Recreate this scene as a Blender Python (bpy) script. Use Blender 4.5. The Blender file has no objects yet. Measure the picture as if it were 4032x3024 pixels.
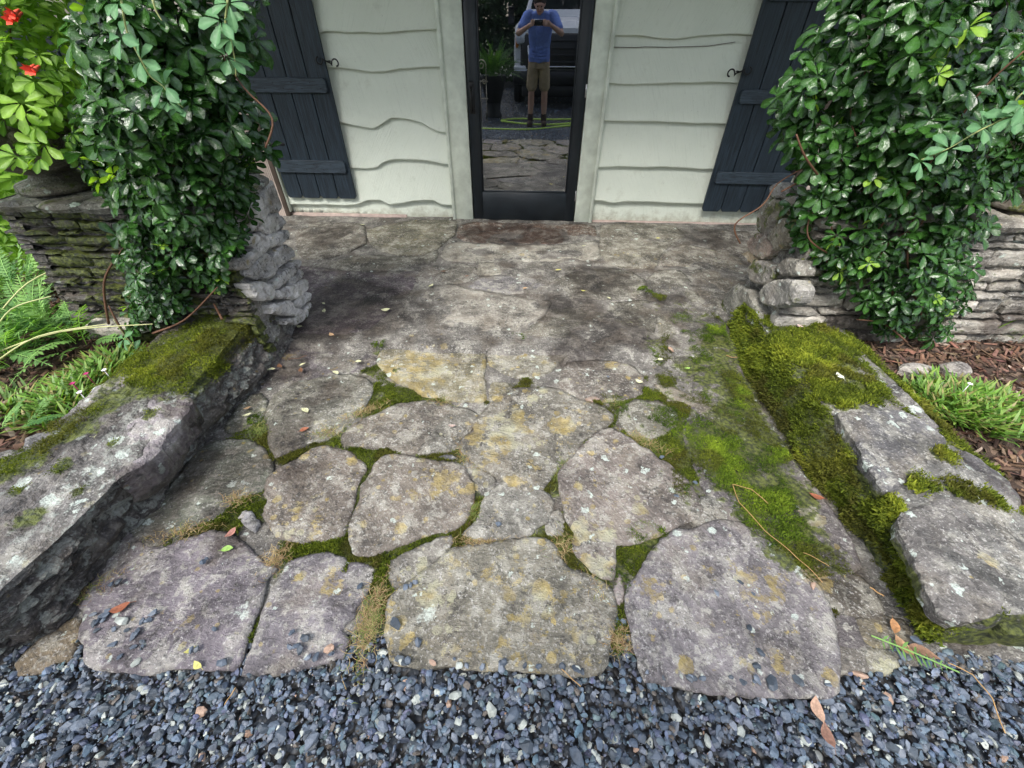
import bpy, bmesh, math, random
import numpy as np
from mathutils import Vector, Matrix, geometry
random.seed(7); rng = np.random.default_rng(7)
rad = math.radians
sc = bpy.context.scene
C = sc.collection

# ------------------------------------------------------------------ camera, sky, sun, exposure
F_PX, PITCH, YAW, ROLL, CAM_H = 1643.58, rad(40.893), rad(2.566), rad(0.29), 1.461
def cam_axes():
    fwd = np.array([-math.sin(YAW)*math.cos(PITCH), math.cos(YAW)*math.cos(PITCH), -math.sin(PITCH)])
    rt = np.array([math.cos(YAW), math.sin(YAW), 0.0]); up = np.cross(rt, fwd)
    return rt*math.cos(ROLL)+up*math.sin(ROLL), -rt*math.sin(ROLL)+up*math.cos(ROLL), fwd
CR, CU, CF = cam_axes()
cam_d = bpy.data.cameras.new('camera'); cam = bpy.data.objects.new('camera', cam_d); C.objects.link(cam)
cam_d.sensor_width = 36.0; cam_d.lens = F_PX/4032*36; cam_d.clip_start = 0.02; cam_d.clip_end = 400
m = Matrix.Identity(4)
for i in range(3):
    m[i][0] = CR[i]; m[i][1] = CU[i]; m[i][2] = -CF[i]
m[2][3] = CAM_H; cam.matrix_world = m
sc.camera = cam

SUN_EL, SUN_AZ = rad(55), rad(202)          # azimuth from +Y clockwise: light comes from behind left, through thin cloud
w = bpy.data.worlds.new('World'); sc.world = w; w.use_nodes = True
wt = w.node_tree; wt.nodes.clear()
sky = wt.nodes.new('ShaderNodeTexSky'); sky.sky_type = 'NISHITA'; sky.sun_disc = False
sky.sun_elevation = SUN_EL; sky.sun_rotation = SUN_AZ; sky.air_density = 1.0; sky.dust_density = 3.0; sky.ozone_density = 1.0
hs = wt.nodes.new('ShaderNodeHueSaturation'); hs.inputs['Saturation'].default_value = 0.6
bg = wt.nodes.new('ShaderNodeBackground'); bg.inputs['Strength'].default_value = 0.15
wo = wt.nodes.new('ShaderNodeOutputWorld')
wt.links.new(sky.outputs[0], hs.inputs['Color']); wt.links.new(hs.outputs[0], bg.inputs['Color']); wt.links.new(bg.outputs[0], wo.inputs['Surface'])
sun_d = bpy.data.lights.new('sun', 'SUN'); sun = bpy.data.objects.new('sun', sun_d); C.objects.link(sun)
sun_d.energy = 1.5; sun_d.angle = rad(24); sun_d.color = (1.0, 0.975, 0.94)
sd = Vector((math.sin(SUN_AZ)*math.cos(SUN_EL), math.cos(SUN_AZ)*math.cos(SUN_EL), math.sin(SUN_EL)))
sun.rotation_euler = sd.to_track_quat('Z', 'Y').to_euler(); sun.location = (-4, -6, 9)
sc.view_settings.view_transform = 'Standard'; sc.view_settings.look = 'None'
sc.view_settings.exposure = 1.52; sc.view_settings.gamma = 1.0; sc.view_settings.use_curve_mapping = False
sc.render.engine = 'CYCLES'
sc.cycles.max_bounces = 5; sc.cycles.diffuse_bounces = 3; sc.cycles.glossy_bounces = 2
sc.cycles.transmission_bounces = 4; sc.cycles.transparent_max_bounces = 6; sc.cycles.use_denoising = True

# ------------------------------------------------------------------ measured points -> places
# frames of reference on the survey photo (origin x, origin y, scale); a ray is met with a real plane of the place
T = dict(A=(800,1400,.5425), B=(1900,1400,.5425), C=(200,1900,.6781), E=(1600,1900,.6329), F=(1000,800,.9042),
         G=(2700,1400,.7835), H=(0,1300,.8442), K=(2750,650,.6328), D=(0,0,1.8228), Z=(1700,0,.5424),
         P=(900,0,.5426), Q=(2300,0,.5426), U=(800,650,.7353), V=(2700,2300,1.0488))
def ray(t, x, y):
    o = T[t]; px = o[0]+x*o[2]; py = o[1]+y*o[2]
    return CF + CR*(px-2016)/F_PX - CU*(py-1512)/F_PX
def gz(t, x, y, z=0.0):
    v = ray(t, x, y); k = (z-CAM_H)/v[2]; return np.array([v[0]*k, v[1]*k, z])
def gy(t, x, y, Y):
    v = ray(t, x, y); k = Y/v[1]; return np.array([v[0]*k, Y, CAM_H+v[2]*k])
def gx(t, x, y, X):
    v = ray(t, x, y); k = X/v[0]; return np.array([X, v[1]*k, CAM_H+v[2]*k])

# ------------------------------------------------------------------ noise
_perm = rng.permutation(256)
_grad = rng.uniform(-1, 1, 256)
def vnoise(P):
    P = np.asarray(P, float); i = np.floor(P).astype(int); f = P-i; u = f*f*(3-2*f)
    def h(a, b, c): return _grad[_perm[(_perm[(_perm[a & 255]+b) & 255]+c) & 255]]
    x, y, z = i[:,0], i[:,1], i[:,2]; ux, uy, uz = u[:,0], u[:,1], u[:,2]
    l = lambda a, b, t: a+(b-a)*t
    return l(l(l(h(x,y,z),h(x+1,y,z),ux), l(h(x,y+1,z),h(x+1,y+1,z),ux), uy),
             l(l(h(x,y,z+1),h(x+1,y,z+1),ux), l(h(x,y+1,z+1),h(x+1,y+1,z+1),ux), uy), uz)
def fbm(P, s=1.0, o=4, g=.5):
    P = np.asarray(P, float)*s; a = 1.0; r = np.zeros(len(P))
    for k in range(o):
        r += a*vnoise(P+17.3*k); a *= g; P = P*2.03
    return r

# ------------------------------------------------------------------ object helpers
def mesh(name, V, F, mat=None, smooth=True, attrs=None):
    me = bpy.data.meshes.new(name); me.from_pydata([tuple(map(float, v)) for v in V], [], [tuple(map(int, f)) for f in F]); me.update()
    if mat: me.materials.append(mat)
    if smooth: me.polygons.foreach_set('use_smooth', [True]*len(me.polygons))
    for k, a in (attrs or {}).items():
        a = np.asarray(a, np.float32)
        if a.ndim == 1:
            at = me.attributes.new(k, 'FLOAT', 'POINT'); at.data.foreach_set('value', a)
        else:
            at = me.attributes.new(k, 'FLOAT_COLOR', 'POINT')
            if a.shape[1] == 3: a = np.hstack([a, np.ones((len(a), 1), np.float32)])
            at.data.foreach_set('color', a.ravel())
    return me
def fastmesh(name, V, F, mat=None, smooth=False, attrs=None):
    """equal-size faces, large arrays"""
    V = np.asarray(V, np.float32); F = np.asarray(F, np.int32); k = F.shape[1]
    me = bpy.data.meshes.new(name); me.vertices.add(len(V)); me.vertices.foreach_set('co', V.ravel())
    me.loops.add(F.size); me.loops.foreach_set('vertex_index', F.ravel())
    me.polygons.add(len(F)); me.polygons.foreach_set('loop_start', np.arange(0, F.size, k, dtype=np.int32))
    me.polygons.foreach_set('loop_total', np.full(len(F), k, np.int32))
    me.polygons.foreach_set('use_smooth', np.full(len(F), smooth)); me.update(calc_edges=True)
    if mat: me.materials.append(mat)
    for n, a in (attrs or {}).items():
        a = np.asarray(a, np.float32)
        if a.ndim == 1: me.attributes.new(n, 'FLOAT', 'POINT').data.foreach_set('value', a)
        else:
            if a.shape[1] == 3: a = np.hstack([a, np.ones((len(a), 1), np.float32)])
            me.attributes.new(n, 'FLOAT_COLOR', 'POINT').data.foreach_set('color', a.ravel())
    return me
def put(name, me, parent=None, loc=(0,0,0), rot=None, scale=None):
    o = bpy.data.objects.new(name, me); C.objects.link(o)
    o.location = loc
    if parent is not None:
        o.parent = parent
    if rot is not None: o.rotation_euler = rot
    if scale is not None: o.scale = scale if hasattr(scale, '__len__') else (scale,)*3
    return o
def world_obj(name, V, F, mat, parent=None, smooth=True, attrs=None, fast=False):
    """mesh given in world coordinates; origin moved to the bottom centre"""
    V = np.asarray(V, float); c = np.array([(V[:,0].min()+V[:,0].max())/2, (V[:,1].min()+V[:,1].max())/2, V[:,2].min()])
    me = (fastmesh if fast else mesh)(name, V-c, F, mat, smooth, attrs)
    base = np.array(parent_loc(parent)) if parent is not None else np.zeros(3)
    return put(name, me, parent, tuple(c-base))
def parent_loc(p):
    l = np.zeros(3)
    while p is not None:
        l += np.array(p.location); p = p.parent
    return l
def tag(o, label=None, cat=None, group=None, kind=None):
    if label: o['label'] = label
    if cat: o['category'] = cat
    if group: o['group'] = group
    if kind: o['kind'] = kind
    return o
def thing(name, loc, label, cat, group=None):
    o = bpy.data.objects.new(name, None); C.objects.link(o); o.location = tuple(map(float, loc)); o.empty_display_size = .1
    return tag(o, label, cat, group)

class MB:
    """collects shapes for one mesh"""
    def __init__(s): s.V = []; s.F = []
    def add(s, V, F):
        b = len(s.V); s.V += [tuple(map(float, v)) for v in V]; s.F += [tuple(int(i)+b for i in f) for f in F]; return s
    def box(s, lo, hi, bev=0.0):
        bm = bmesh.new(); bmesh.ops.create_cube(bm, size=1.0)
        lo = Vector(lo); hi = Vector(hi); d = hi-lo; c = (hi+lo)/2
        for v in bm.verts: v.co = Vector((v.co.x*d.x, v.co.y*d.y, v.co.z*d.z))+c
        if bev: bmesh.ops.bevel(bm, geom=bm.edges[:], offset=bev, segments=1, affect='EDGES')
        bm.verts.index_update(); s.add([v.co for v in bm.verts], [[v.index for v in f.verts] for f in bm.faces]); bm.free(); return s
    def tube(s, pts, r, n=8, caps=True):
        pts = [Vector(p) for p in pts]; N = len(pts); r = r if hasattr(r, '__len__') else [r]*N
        V = []; prev = None
        for i, p in enumerate(pts):
            t = (pts[min(i+1, N-1)]-pts[max(i-1, 0)]).normalized()
            if prev is None:
                a = t.orthogonal().normalized()
            else:
                a = (prev-t*prev.dot(t)); a = a.normalized() if a.length > 1e-6 else t.orthogonal().normalized()
            prev = a; b = t.cross(a)
            for k in range(n):
                q = 2*math.pi*k/n; V.append(p+(a*math.cos(q)+b*math.sin(q))*r[i])
        Fc = [(i*n+k, i*n+(k+1) % n, (i+1)*n+(k+1) % n, (i+1)*n+k) for i in range(N-1) for k in range(n)]
        if caps: Fc += [tuple(range(n))[::-1], tuple((N-1)*n+k for k in range(n))]
        return s.add(V, Fc)
    def lathe(s, prof, c, n=24, squash=1.0):
        V = [(c[0]+r*math.cos(2*math.pi*k/n), c[1]+r*squash*math.sin(2*math.pi*k/n), c[2]+z) for r, z in prof for k in range(n)]
        Fc = [(i*n+k, i*n+(k+1) % n, (i+1)*n+(k+1) % n, (i+1)*n+k) for i in range(len(prof)-1) for k in range(n)]
        Fc += [tuple(range(n))[::-1], tuple((len(prof)-1)*n+k for k in range(n))]
        return s.add(V, Fc)
    def ellipsoid(s, c, r, nu=14, nv=9):
        V = []; Fc = []
        for j in range(nv+1):
            t = math.pi*j/nv
            for i in range(nu):
                q = 2*math.pi*i/nu
                V.append((c[0]+r[0]*math.sin(t)*math.cos(q), c[1]+r[1]*math.sin(t)*math.sin(q), c[2]-r[2]*math.cos(t)))
        for j in range(nv):
            for i in range(nu): Fc.append((j*nu+i, j*nu+(i+1) % nu, (j+1)*nu+(i+1) % nu, (j+1)*nu+i))
        return s.add(V, Fc)
    def build(s, name, mat, parent=None, smooth=True, attrs=None):
        return world_obj(name, s.V, s.F, mat, parent, smooth, attrs)

# ------------------------------------------------------------------ materials
class NT:
    def __init__(s, name):
        s.m = bpy.data.materials.new(name); s.m.use_nodes = True; s.t = s.m.node_tree; s.t.nodes.clear()
        s.out = s.t.nodes.new('ShaderNodeOutputMaterial')
    def set(s, inp, v):
        if isinstance(v, bpy.types.NodeSocket): s.t.links.new(v, inp)
        elif v is not None:
            if inp.type == 'RGBA' and len(v) == 3: v = (*v, 1)
            inp.default_value = v
    def n(s, typ, props=None, **inp):
        nd = s.t.nodes.new(typ)
        for k, v in (props or {}).items(): setattr(nd, k, v)
        for k, v in inp.items(): s.set(nd.inputs[k.replace('_', ' ')], v)
        return nd
    def math(s, op, a, b=None, clamp=False):
        nd = s.t.nodes.new('ShaderNodeMath'); nd.operation = op; nd.use_clamp = clamp
        s.set(nd.inputs[0], a)
        if b is not None: s.set(nd.inputs[1], b)
        return nd.outputs[0]
    def mix(s, f, a, b, typ='MIX'):
        nd = s.t.nodes.new('ShaderNodeMix'); nd.data_type = 'RGBA'; nd.blend_type = typ; nd.clamp_factor = True
        s.set(nd.inputs[0], f); s.set(nd.inputs[6], a); s.set(nd.inputs[7], b); return nd.outputs[2]
    def step(s, v, lo, hi, a=0.0, b=1.0):
        nd = s.t.nodes.new('ShaderNodeMapRange'); nd.interpolation_type = 'SMOOTHSTEP'
        s.set(nd.inputs[0], v); s.set(nd.inputs[1], lo); s.set(nd.inputs[2], hi); nd.inputs[3].default_value = a; nd.inputs[4].default_value = b
        return nd.outputs[0]
    def lin(s, v, lo, hi, a=0.0, b=1.0):
        nd = s.t.nodes.new('ShaderNodeMapRange'); s.set(nd.inputs[0], v); nd.inputs[1].default_value = lo; nd.inputs[2].default_value = hi
        nd.inputs[3].default_value = a; nd.inputs[4].default_value = b; return nd.outputs[0]
    def noise(s, vec, scale, detail=4.0, rough=.55, dist=0.0):
        nd = s.n('ShaderNodeTexNoise', Vector=vec, Scale=scale, Detail=detail, Roughness=rough, Distortion=dist); return nd.outputs[0]
    def vor(s, vec, scale, feature='F1'):
        nd = s.n('ShaderNodeTexVoronoi', dict(feature=feature), Vector=vec, Scale=scale); return nd
    def pos(s): return s.n('ShaderNodeNewGeometry').outputs['Position']
    def attr(s, name, typ='GEOMETRY', out='Fac'):
        nd = s.n('ShaderNodeAttribute', dict(attribute_name=name, attribute_type=typ)); return nd.outputs[out]
    def scalev(s, v, k):
        nd = s.t.nodes.new('ShaderNodeVectorMath'); nd.operation = 'MULTIPLY'; s.set(nd.inputs[0], v); nd.inputs[1].default_value = k; return nd.outputs[0]
    def bump(s, h, strength=.4, dist=.01, normal=None):
        return s.n('ShaderNodeBump', Height=h, Strength=strength, Distance=dist, Normal=normal).outputs[0]
    def bsdf(s, col, rough=.7, normal=None, **kw):
        nd = s.n('ShaderNodeBsdfPrincipled', Base_Color=col, Roughness=rough, Normal=normal)
        for k, v in kw.items(): s.set(nd.inputs[k.replace('_', ' ')], v)
        return nd.outputs[0]
    def done(s, sh): s.t.links.new(sh, s.out.inputs['Surface']); return s.m

def stone_mat(name, flat=True, spec=.35):
    t = NT(name); p = t.pos()
    tint = t.attr('tint', 'OBJECT', 'Color'); gr = t.attr('grain', 'OBJECT')
    a_l, a_p, a_m, a_s = t.attr('lichen'), t.attr('pale'), t.attr('moss'), t.attr('stain')
    rot = t.n('ShaderNodeVectorRotate', dict(rotation_type='Z_AXIS'), Vector=p, Angle=gr).outputs[0]
    st = t.scalev(rot, (3.6, 11, 9) if flat else (3, 3, 20))
    n1 = t.noise(p, 3.6, 4, .6, .5); n2 = t.noise(p, 24, 5, .7); sk = t.noise(st, 3.2, 6, .7, 1.1); fine = t.noise(p, 105, 2, .6); mid = t.noise(p, 10, 5, .66, .3)
    c2 = lambda k: t.n('ShaderNodeCombineColor', Red=k, Green=k, Blue=k).outputs[0]
    v = t.math('ADD', t.math('MULTIPLY', n1, .42), t.math('ADD', t.math('MULTIPLY', sk, .26), t.math('MULTIPLY', mid, .32)))
    col = t.mix(1.0, tint, c2(t.lin(v, .37, .63, .28, 1.75)), 'MULTIPLY')
    col = t.mix(t.math('MULTIPLY', t.step(t.noise(p, 6, 4), .5, .66), .4), col, (.235, .20, .15))      # weathered tan
    patch = t.step(n1, .42, .6); inv = t.math('SUBTRACT', 1.0, patch)
    col = t.mix(t.math('MULTIPLY', t.step(mid, .52, .60), .5), col, (.325, .315, .265))                    # grey crust, 3-8 cm
    col = t.mix(t.math('MULTIPLY', t.math('MULTIPLY', t.step(n2, .53, .60), .65), t.lin(patch, 0, 1, .35, 1)), col, (.40, .39, .335))
    col = t.mix(t.math('MULTIPLY', t.math('MULTIPLY', t.step(t.noise(p, 40, 4, .72), .54, .60), .7), t.lin(inv, 0, 1, .3, 1)), col, (.045, .042, .038))
    col = t.mix(t.math('MULTIPLY', t.step(t.noise(p, 5.2, 6, .7, .4), .56, .63), t.lin(a_s, 0, .8, .22, .92)), col, (.035, .033, .030))   # black crust
    col = t.mix(t.math('MULTIPLY', t.step(fine, .57, .66), t.lin(mid, .35, .6, .12, .55)), col, (.56, .545, .51))
    wob = t.math('MULTIPLY', t.math('SUBTRACT', n2, .5), .7)
    lm = None
    for s_, kk in ((4.2, .60), (9.5, .64), (19.0, .52)):
        vo = t.vor(p, s_); rr = t.math('MULTIPLY', t.math('MULTIPLY', t.math('POWER', vo.outputs['Color'], 1.2), kk), t.math('MINIMUM', a_l, .95))
        d = t.math('ADD', vo.outputs['Distance'], wob)
        mk = t.step(t.math('SUBTRACT', rr, d), -.01, .03)
        lm = mk if lm is None else t.math('MAXIMUM', lm, mk)
    lf = t.step(t.math('ADD', t.math('MULTIPLY', a_l, .33), t.math('MULTIPLY', t.noise(p, 15, 6, .74), .9)), .735, .765)
    lm = t.math('MAXIMUM', lm, t.math('MULTIPLY', lf, .85))
    lcol = t.mix(t.step(mid, .4, .62), (.235, .18, .06), (.43, .345, .15))
    lcol = t.mix(t.step(t.noise(p, 5, 3), .48, .6), lcol, (.36, .35, .235))
    col = t.mix(t.math('MULTIPLY', lm, t.lin(n2, .38, .58, .35, .95)), col, lcol)
    vo = t.vor(p, 15.0); rr = t.math('MULTIPLY', t.math('MULTIPLY', t.math('POWER', vo.outputs['Color'], 2.2), .75), a_p)
    pm = t.step(t.math('SUBTRACT', rr, t.math('ADD', vo.outputs['Distance'], t.math('MULTIPLY', wob, 1.9))), -.01, .03)
    pf = t.step(t.math('ADD', t.math('MULTIPLY', a_p, .33), t.math('MULTIPLY', n2, .6)), .61, .67)
    pm = t.math('MAXIMUM', pm, t.math('MULTIPLY', pf, .75))
    col = t.mix(t.math('MULTIPLY', pm, t.lin(fine, .35, .58, .45, 1.0)), col, t.mix(n2, (.36, .43, .38), (.62, .66, .59)))
    sm = t.math('MULTIPLY', t.step(t.math('ADD', a_s, t.math('MULTIPLY', t.math('SUBTRACT', t.noise(p, 6, 6, .68), .5), 1.9)), .30, .62), .85)
    col = t.mix(sm, col, t.mix(1.0, col, (.34, .31, .31), 'MULTIPLY'))
    mm = t.step(t.math('ADD', a_m, t.math('ADD', t.math('MULTIPLY', t.math('SUBTRACT', n2, .5), 1.1), t.math('MULTIPLY', t.math('SUBTRACT', mid, .5), 1.2))), .42, .62)
    mcol = t.mix(t.step(t.noise(p, 60, 3), .35, .65), (.022, .030, .008), (.105, .125, .022))
    col = t.mix(t.math('MULTIPLY', mm, .93), col, mcol)
    rough = t.math('SUBTRACT', t.lin(n1, .3, .7, .85, .6), t.math('MULTIPLY', sm, .32))
    h = t.math('ADD', t.math('ADD', t.math('MULTIPLY', n2, .9), t.math('MULTIPLY', sk, .6)), t.math('ADD', t.math('MULTIPLY', fine, .2), t.math('MULTIPLY', mid, .9)))
    nb = t.bump(h, 1.0, .016)
    return t.done(t.bsdf(col, rough, nb, Specular_IOR_Level=spec))

M = {}
M['flag'] = stone_mat('flagstone_schist'); M['wallstone'] = stone_mat('wall_stone', flat=False)

def mortar():
    t = NT('joint_mortar'); p = t.pos(); n2 = t.noise(p, 24, 6, .65); n1 = t.noise(p, 5, 4); fine = t.noise(p, 150, 3)
    col = t.mix(n1, (.10, .092, .087), (.235, .218, .205)); col = t.mix(t.math('MULTIPLY', t.step(fine, .55, .68), .4), col, (.38, .36, .33))
    col = t.mix(t.math('MULTIPLY', t.step(t.attr('stain'), .3, .7), .75), col, (.04, .033, .03))
    mm = t.step(t.math('ADD', t.attr('moss'), t.math('MULTIPLY', t.math('SUBTRACT', n2, .5), 1.3)), .35, .6)
    col = t.mix(mm, col, t.mix(t.noise(p, 60, 4), (.03, .035, .01), (.12, .13, .025)))
    return t.done(t.bsdf(col, .85, t.bump(t.math('ADD', n2, t.math('MULTIPLY', fine, .4)), .7, .008), Specular_IOR_Level=.25))
M['mortar'] = mortar()

def vcol_mat(name, attr='col', rough=.7, spec=.3, bump=None, translucent=0.0, vary=.0):
    t = NT(name); c = t.attr(attr, out='Color'); p = t.pos(); nb = None
    if vary:
        k = t.lin(t.noise(p, vary, 4), .3, .7, .7, 1.3); c = t.mix(1.0, c, t.n('ShaderNodeCombineColor', Red=k, Green=k, Blue=k).outputs[0], 'MULTIPLY')
    if bump: nb = t.bump(t.noise(p, bump, 4, .65), .5, .004)
    sh = t.bsdf(c, rough, nb, Specular_IOR_Level=spec)
    if translucent:
        tr = t.n('ShaderNodeBsdfTranslucent', Color=t.mix(1.0, c, (1.3, 1.35, .6), 'MULTIPLY'))
        ms = t.n('ShaderNodeMixShader', Fac=translucent); t.t.links.new(sh, ms.inputs[1]); t.t.links.new(tr.outputs[0], ms.inputs[2]); sh = ms.outputs[0]
    return t.done(sh)
M['moss'] = vcol_mat('moss_shoots', rough=.75, spec=.2, translucent=.25)
M['gravel'] = vcol_mat('slate_gravel', rough=.5, spec=.5, bump=120, vary=45)
M['mulch'] = vcol_mat('bark_mulch', rough=.85, spec=.2, vary=60)
M['straw'] = vcol_mat('dry_grass', rough=.7, spec=.25, translucent=.2)
M['blade'] = vcol_mat('green_blade', rough=.45, spec=.4, translucent=.35)
M['litter'] = vcol_mat('fallen_leaf', rough=.6, spec=.3, vary=150)

def leaf_mat(name, dark, lite, rough=.3, trans=.25, spec=.5):
    t = NT(name); tone = t.attr('tone'); rnd = t.n('ShaderNodeObjectInfo').outputs['Random']; p = t.pos()
    k = t.math('ADD', t.math('MULTIPLY', tone, .6), t.math('MULTIPLY', rnd, .4)); k = t.math('ADD', k, t.math('MULTIPLY', t.math('SUBTRACT', t.noise(p, 30, 3), .5), .35))
    c = t.mix(t.step(k, .1, .95), dark, lite)
    vein = t.attr('vein'); c = t.mix(t.math('MULTIPLY', vein, .35), c, tuple(min(1, x*1.7+.02) for x in lite))
    nb = t.bump(t.math('ADD', t.noise(p, 70, 3), t.math('MULTIPLY', vein, -.6)), .5, .006)
    sh = t.bsdf(c, t.lin(t.noise(p, 60, 3), .3, .7, rough-.07, rough+.14), nb, Specular_IOR_Level=spec)
    tr = t.n('ShaderNodeBsdfTranslucent', Color=t.mix(1.0, c, (1.5, 1.6, .5), 'MULTIPLY'))
    ms = t.n('ShaderNodeMixShader', Fac=trans); t.t.links.new(sh, ms.inputs[1]); t.t.links.new(tr.outputs[0], ms.inputs[2])
    return t.done(ms.outputs[0])
M['leaf'] = leaf_mat('vine_leaf', (.006, .026, .006), (.034, .105, .014), .22, .22, .5)
M['leaf_young'] = leaf_mat('young_vine_leaf', (.05, .14, .06), (.11, .24, .10), .45, .3, .35)
M['leaf_lime'] = leaf_mat('lime_leaf', (.06, .16, .02), (.24, .40, .05), .4, .45, .35)
M['leaf_feather'] = leaf_mat('feathery_leaf', (.07, .18, .05), (.24, .42, .12), .5, .35, .3)
M['leaf_fern'] = leaf_mat('fern_leaf', (.03, .09, .02), (.10, .22, .04), .5, .35, .3)
M['leaf_bush'] = leaf_mat('bush_leaf', (.012, .03, .01), (.03, .07, .02), .5, .2, .3)  # woodland shade is put into this dark leaf colour

def plain(name, col, rough=.5, spec=.4, metal=0.0, bump=None, bs=.3, vary=None, bd=.003):
    t = NT(name); p = t.pos(); c = col; nb = None
    if vary:
        k = t.lin(t.noise(p, vary, 5, .6), .25, .75, .72, 1.28)
        c = t.mix(1.0, col, t.n('ShaderNodeCombineColor', Red=k, Green=k, Blue=k).outputs[0], 'MULTIPLY')
    if bump: nb = t.bump(t.noise(p, bump, 4, .6), bs, bd)
    return t.done(t.bsdf(c, rough, nb, Specular_IOR_Level=spec, Metallic=metal))
def paint_siding():
    t = NT('sage_siding_paint'); p = t.pos(); g = t.attr('grain', 'OBJECT')
    rot = t.n('ShaderNodeVectorRotate', dict(rotation_type='Y_AXIS'), Vector=p, Angle=g).outputs[0]
    saw = t.noise(t.scalev(rot, (55, 4, 2.5)), 2.2, 5, .6, .6); n1 = t.noise(p, 3.5, 5); n2 = t.noise(p, 45, 5)
    c = t.mix(n1, (.575, .62, .535), (.68, .72, .625)); c = t.mix(t.math('MULTIPLY', t.step(saw, .52, .7), .32), c, (.48, .52, .445))
    z = t.n('ShaderNodeSeparateXYZ', Vector=p).outputs[2]
    dirt = t.math('MULTIPLY', t.step(t.math('ADD', t.math('MULTIPLY', z, -5.0), t.math('MULTIPLY', t.noise(p, 14, 6, .7), 1.6)), .15, .95), .7)
    c = t.mix(t.math('MULTIPLY', t.step(t.noise(p, 7, 6, .7), .56, .74), .28), c, (.33, .34, .27))
    c = t.mix(dirt, c, (.24, .22, .15))
    c = t.mix(t.math('MULTIPLY', t.step(t.noise(p, 70, 3), .68, .75), .35), c, (.22, .22, .18))
    h = t.math('ADD', t.math('MULTIPLY', saw, .8), t.math('MULTIPLY', n2, .4))
    return t.done(t.bsdf(c, .55, t.bump(h, .65, .007), Specular_IOR_Level=.35))
M['siding'] = paint_siding()
M['trim'] = plain('sage_trim_paint', (.58, .625, .535), .5, .35, bump=40, bs=.15, vary=6)
def paint_wood(name, col, axis=(60, 60, 3), rough=.55):
    t = NT(name); p = t.pos(); g = t.noise(t.scalev(p, axis), 1.6, 6, .65, .5); n1 = t.noise(p, 5, 4); sp = t.noise(p, 120, 3)
    c = t.mix(t.step(g, .32, .68), tuple(x*.55 for x in col), tuple(x*1.6 for x in col)); c = t.mix(t.math('MULTIPLY', t.step(sp, .66, .74), .25), c, (.12, .13, .13))
    return t.done(t.bsdf(c, rough, t.bump(t.math('ADD', g, t.math('MULTIPLY', sp, .3)), .85, .005), Specular_IOR_Level=.35))
M['shutter'] = paint_wood('slate_blue_shutter_paint', (.015, .024, .034))
M['batten'] = paint_wood('slate_blue_batten_paint', (.027, .039, .052), (6, 60, 70))
M['door'] = plain('blue_black_door_paint', (.010, .014, .018), .42, .4, bump=60, bs=.08, vary=8)
M['iron'] = plain('black_iron', (.012, .012, .013), .5, .4, .3, bump=80)
M['gilt'] = plain('pale_metal_stand', (.55, .48, .36), .4, .5, .5)
M['dark_in'] = plain('dark_interior', (.008, .009, .011), .9, .1)
M['inner_door'] = plain('inner_door_paint', (.020, .022, .024), .6, .3, vary=5)
M['beige'] = plain('beige_fluted_casing', (.48, .40, .35), .6, .3, bump=30, vary=9)
M['brownframe'] = plain('brown_window_frame', (.10, .075, .06), .6, .3, vary=12)
M['sill'] = plain('pinkish_sill', (.42, .33, .29), .8, .2, bump=40, bs=.6, vary=15)
M['threshold'] = plain('red_brown_threshold', (.20, .11, .075), .75, .25, bump=45, bs=.6, vary=16)
M['concrete'] = plain('weathered_cast_stone', (.19, .165, .12), .9, .2, bump=30, bs=.8, vary=9, bd=.01)
M['stem'] = plain('vine_stem', (.10, .05, .028), .7, .3, bump=90, vary=20)
M['stem_green'] = plain('green_runner', (.30, .33, .13), .55, .3)
M['frond_stem'] = plain('straw_green_stem', (.42, .43, .20), .6, .3)
M['bark'] = plain('tree_bark', (.06, .045, .035), .9, .2, bump=12, bs=.9, vary=6, bd=.03)
M['red_petal'] = plain('red_petal', (.75, .10, .06), .5, .3)
M['magenta_petal'] = plain('magenta_petal', (.36, .015, .13), .5, .3)
M['white_petal'] = plain('white_petal', (.75, .72, .78), .5, .3)
M['steel'] = plain('grey_steel_stake', (.45, .45, .45), .35, .5, .8)
def glass_mat():
    t = NT('storm_door_glass'); fr = t.n('ShaderNodeFresnel', IOR=1.5).outputs[0]
    g = t.n('ShaderNodeBsdfGlossy', Color=(.93, .96, 1.0), Roughness=0.0).outputs[0]; tr = t.n('ShaderNodeBsdfTransparent', Color=(.8, .84, .84)).outputs[0]
    f = t.math('ADD', t.math('MULTIPLY', fr, 1.3), .22, True)
    ms = t.n('ShaderNodeMixShader', Fac=f); t.t.links.new(tr, ms.inputs[1]); t.t.links.new(g, ms.inputs[2]); return t.done(ms.outputs[0])
M['glass'] = glass_mat()
def soil_mat():
    t = NT('garden_soil'); p = t.pos(); n = t.noise(p, 18, 7, .7); v = t.vor(p, 40).outputs['Color']
    c = t.mix(n, (.018, .012, .009), (.10, .065, .045)); c = t.mix(t.step(v, .7, .8), c, (.17, .115, .08))
    return t.done(t.bsdf(c, .95, t.bump(n, .9, .03)))
M['soil'] = soil_mat()
def gravel_bed():
    t = NT('gravel_bed'); p = t.pos(); vo = t.vor(p, 42); c = t.mix(vo.outputs['Color'], (.015, .018, .022), (.075, .088, .105))
    c = t.mix(t.math('MULTIPLY', t.step(t.vor(p, 37).outputs['Color'], .84, .86), .8), c, (.33, .35, .33))
    c = t.mix(t.step(vo.outputs['Distance'], .45, .62), c, (.01, .009, .008))
    return t.done(t.bsdf(c, .55, t.bump(t.math('SUBTRACT', 1.0, vo.outputs['Distance']), .8, .02), Specular_IOR_Level=.5))
M['gravel_bed'] = gravel_bed()
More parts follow.
